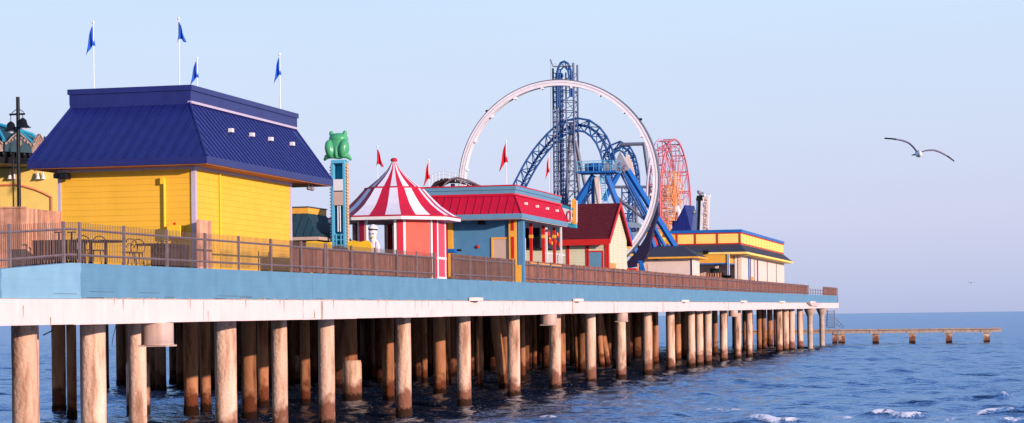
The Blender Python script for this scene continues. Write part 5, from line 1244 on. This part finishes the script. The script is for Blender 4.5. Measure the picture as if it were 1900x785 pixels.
def wheel():
    Y=190.; c=uY(1245,389,Y); R=uY(1245,259,Y).z-c.z; dv=Vector((.06,.998,0)); nv=Vector((dv.y,-dv.x,0)); t=thing('ferris_wheel','red and orange ferris wheel without cars, seen almost edge on','ferris wheel',(c.x,Y,zd(Y)))
    cs=[c-nv*.95,c+nv*.60]
    cs[0]=cs[0]-Vector((0,0,0))
    pts=[]
    for q,m,nm in ((cs[0],M_lav,'rim'),(cs[1],M_wred,'rim')):
        ring=[q+dv*R*math.cos(2*math.pi*i/64)+Vector((0,0,R*math.sin(2*math.pi*i/64))) for i in range(65)]; MB().path(ring,.14 if m is M_lav else .10,8).build(nm,m,t); pts.append(ring)
        r2=[q+dv*R*.9*math.cos(2*math.pi*i/64)+Vector((0,0,R*.9*math.sin(2*math.pi*i/64))) for i in range(65)]; MB().path(r2,.05,6).build('inner_rim',M_wred,t)
    mb=MB(); mo=MB()
    for i in range(20):
        th=2*math.pi*i/20; e=dv*math.cos(th)+Vector((0,0,math.sin(th)))
        A=cs[0]+e*R; B=cs[1]+e*R; mb.tube(A,B,.07,6); mb.tube(cs[0]+e*R*.9,cs[1]+e*R*.9,.05,6); mb.tube(cs[0]+e*R*.9,B,.04,5)
        th2=2*math.pi*(i+1)/20; e2=dv*math.cos(th2)+Vector((0,0,math.sin(th2)))
        for q in cs:
            mb.tube(q+e*R*.55,q+e*R,.05,5); mo.tube(q+e*.3,q+e*R*.57,.05,5)
            mo.tube(q+e*R*.55,q+e2*R*.55,.045,5); mo.tube(q+e*R*.3,q+e2*R*.3,.045,5); (mo.tube(q+e*R*.3,q+e2*R*.55,.035,5) if i%2 else None); mb.tube(q+e*R*.55,q+e2*R*.9,.035,5)
        for f in (.2,.35,.55): mo.tube(cs[0]+e*R*f,cs[1]+e*R*f,.045,5)
        mo.tube(cs[0]+e*R*.2,cs[1]+e*R*.55,.035,5)
    mb.build('outer_lattice',M_wred,t); mo.build('spoke_lattice',M_towr,t)
    MB().tube(cs[0]-nv*.3,cs[1]+nv*.3,.45,16).build('hub',M_white,t)
    for q,s in ((cs[0]-nv*.35,-1),(cs[1]+nv*.35,1)):
        for k in (-1,1): MB().tube(q,Vector((q.x,q.y,zd(Y)))+dv*k*4.5+nv*s*.5,.2,8).build('support_leg',M_white,t)
    for k,(a,b) in enumerate(((1249,322),(1256,345))): pass
    MB().tube(c+nv*.2+Vector((0,0,.2)),uY(1249,322,Y)+nv*.2,.26,10,r2=.2).build('orange_spine',M_towr,t)
wheel()
def white_tower():
    Y=166.; P=lambda x,y,d=0:uY(x,y,Y+d); t=thing('white_thrill_tower','pair of cluttered white ride columns leaning together behind the end pavilion','ride',(P(1303,430).x,Y,zd(Y)))
    def col(xt,xb,ytop,w,m,name,d=0):
        A=P(xt,ytop,d); B=P(xb,430,d); dr=B-A; B2=A+dr*((A.z-zd(Y))/(A.z-B.z)); MB().tube(A,B2,w,4).build(name,m,t)
    col(1302,1298,366,.32,M_white,'column'); col(1294.5,1292,368,.16,M_whitm,'column'); col(1298.5,1296,366,.20,M_dark,'counterweight_slot',-.12)
    col(1315,1312,362,.2,M_white,'column',1); col(1309,1306,364,.18,M_whitm,'column',1)
    MB().prism([P(1291,372,-.3),P(1304,372,-.3),P(1303,362,-.3),P(1293,363,-.3)],(0,.9,0)).build('head_block',M_dark,t)
    mb=MB(); 
    for px,py,r in ((1297,357,.2),(1300,360,.18),(1295,355,.1),(1304,358,.12),(1305,380,.25),(1304,396,.2),(1288,394,.22)): mb.ell(P(px,py),r,r,r,8,6)
    mb.build('sheave',M_grey,t)
    mb=MB()
    for i in range(12):
        py=368+i*5.2; mb.tube(P(1304,py),P(1314,py+1,1),.05,5); mb.tube(P(1305,py),P(1314,py+4,1),.04,5); mb.ell(P(1304+random.random()*10,py,.4),.12,.12,.12,6,5)
    mb.build('cross_brace',M_door,t)
    mb=MB(); mb.tube(P(1308,370,1),P(1307,360,1),.12,6); mb.tube(P(1316,366,1),P(1318,360,1),.12,6); mb.tube(P(1307,371,1),P(1317,371,1),.1,6); mb.build('top_fork',M_white,t)
white_tower()
# cluttered blue equipment by the ring foot
q=uX(1190,498,-2.2); t=thing('blue_machinery','tangled blue hydraulic arm standing by the foot of the white ring','machine',(-2.2,q.y,zd(q.y)))
P=lambda x,y:uX(x,y,-2.2); mb=MB(); mb.tube(P(1188,488),P(1195,514),.22,8); mb.tube(P(1186,485),P(1190,512),.1,6); mb.tube(P(1193,492),P(1200,516),.08,6); mb.build('arm',M_blue,t); MB().lathe((-2.2,P(1198,514).y,P(1198,514).z-.1),[(.5,-.9),(.5,0),(.3,.12)],12).build('base_drum',M_grey,t)
for k,px in enumerate((1184,1201)):
    q=uX(px,495,-1.0); t=thing('wooden_stake','thin wooden stake above the fence, %s the blue machinery'%('left of' if k==0 else 'right of'),'stake',(-1,q.y,zd(q.y)),'stakes by the ring foot'); MB().box(-1.05,-.95,q.y-.05,q.y+.05,zd(q.y),uX(px,489-k*0,-1).z).build('stake_shaft',M_woodn,t); MB().box(-1.07,-.93,q.y-.07,q.y+.07,zd(q.y),zd(q.y)+.1).build('stake_foot',M_woodn,t)
q=uX(1494,530,-.3); t=thing('thin_white_post','thin white post near the seaward end of the long board fence','post',(-.3,q.y,zd(q.y))); MB().tube((-.3,q.y,zd(q.y)),(-.3,q.y,uX(1494,526,-.3).z),.06,6).build('shaft',M_white,t); MB().lathe((-.3,q.y,zd(q.y)),[(.14,0),(.14,.06),(.07,.1)],8).build('foot',M_white,t)

# ================================================================== GULLS
def gull(label,loc,span,pts_l,pts_r,head=True):
    t=thing('seagull',label,'seagull',loc,'gulls'); o=Vector(loc)
    def P(x,z,d=0): return o+cr*x+Vector((0,0,1))*z+fw*d
    mb=MB(); mb.path([P(.03,.01,.26),P(.02,.02,.16),P(0,.0,.04),P(-.01,-.02,-.08),P(-.02,-.02,-.17),P(-.025,-.03,-.22)],.05,10,rs=[.015,.04,.07,.06,.04,.008]); mb.build('body',mat('gull_white',(.78,.74,.74),.7,0,.05,9),t)
    if head:
        MB().path([P(-.025,-.03,-.2),P(-.04,-.045,-.27)],.012,6,rs=[.014,.004]).build('beak',M_oyel,t)
        mb=MB(); mb.prism([P(-.05,.0,.22),P(.10,.01,.22),P(.13,.0,.38),P(-.07,-.01,.38)],(0,0,.012)); mb.build('tail',mat('gull_tail',(.10,.09,.10),.7,0,.1,9),t)
    # wings: cambered surface with chord along the flight direction, grey with black tips
    for pts in (pts_l,pts_r):
        mb=MB(); n=len(pts); vs=[]
        for i,(x,z,ch) in enumerate(pts):
            f=i/(n-1); sweep=.10*f*f
            for c_,h in ((-.5,-.008),(-.2,.014),(.2,.008),(.5,-.006)): vs.append(P(x,z+h,c_*ch+sweep-.02))
            for c_,h in ((.5,-.012),(.2,-.008),(-.2,-.004),(-.5,-.014)): vs.append(P(x,z+h,c_*ch+sweep-.02))
        for i in range(n-1):
            for k in range(8): l=(k+1)%8; mb.add([vs[8*i+k],vs[8*i+l],vs[8*(i+1)+l],vs[8*(i+1)+k]],[(0,1,2,3)],1 if i>=n*.68 else 0,True)
        mb.build('wing',[mat('gull_grey',(.22,.19,.24),.7,0,.1,9),mat('gull_black',(.012,.012,.018),.7,0,.1,9)],t)
def wing_pts(raw,k,ch0=.15,ch1=.03):
    # raw in zoom px relative to the body, k metres per px
    out=[]; 
    for i in range(13):
        f=i/12*(len(raw)-1); a=min(int(f),len(raw)-2); g=f-a; x=raw[a][0]*(1-g)+raw[a+1][0]*g; z=raw[a][1]*(1-g)+raw[a+1][1]*g; out.append((x*k,z*k,ch0+(ch1-ch0)*(i/12)**2))
    return out
gl=uY(1705,285,-12.)
kk=(1/8.72)*(gl-CAM).length/F
gull('white-bodied seagull gliding with arched grey wings in the open sky',tuple(gl),1.3,
     wing_pts([(-35,25),(-60,70),(-110,130),(-165,175),(-240,205),(-330,225),(-430,240),(-530,247)],kk),
     wing_pts([(35,20),(100,45),(180,55),(260,52),(340,25),(430,-20),(500,-65),(572,-115)],kk))
gl2=uY(1803,525,150.)
gull('tiny distant bird low above the horizon on the right',tuple(gl2),1.,[(x,z,c) for x,z,c in [(-.03,.0,.12),(-.12,.06,.11),(-.22,.07,.08),(-.32,.03,.03)]],[(x,z,c) for x,z,c in [(.03,.0,.12),(.12,.06,.11),(.22,.06,.08),(.32,.02,.03)]],False)
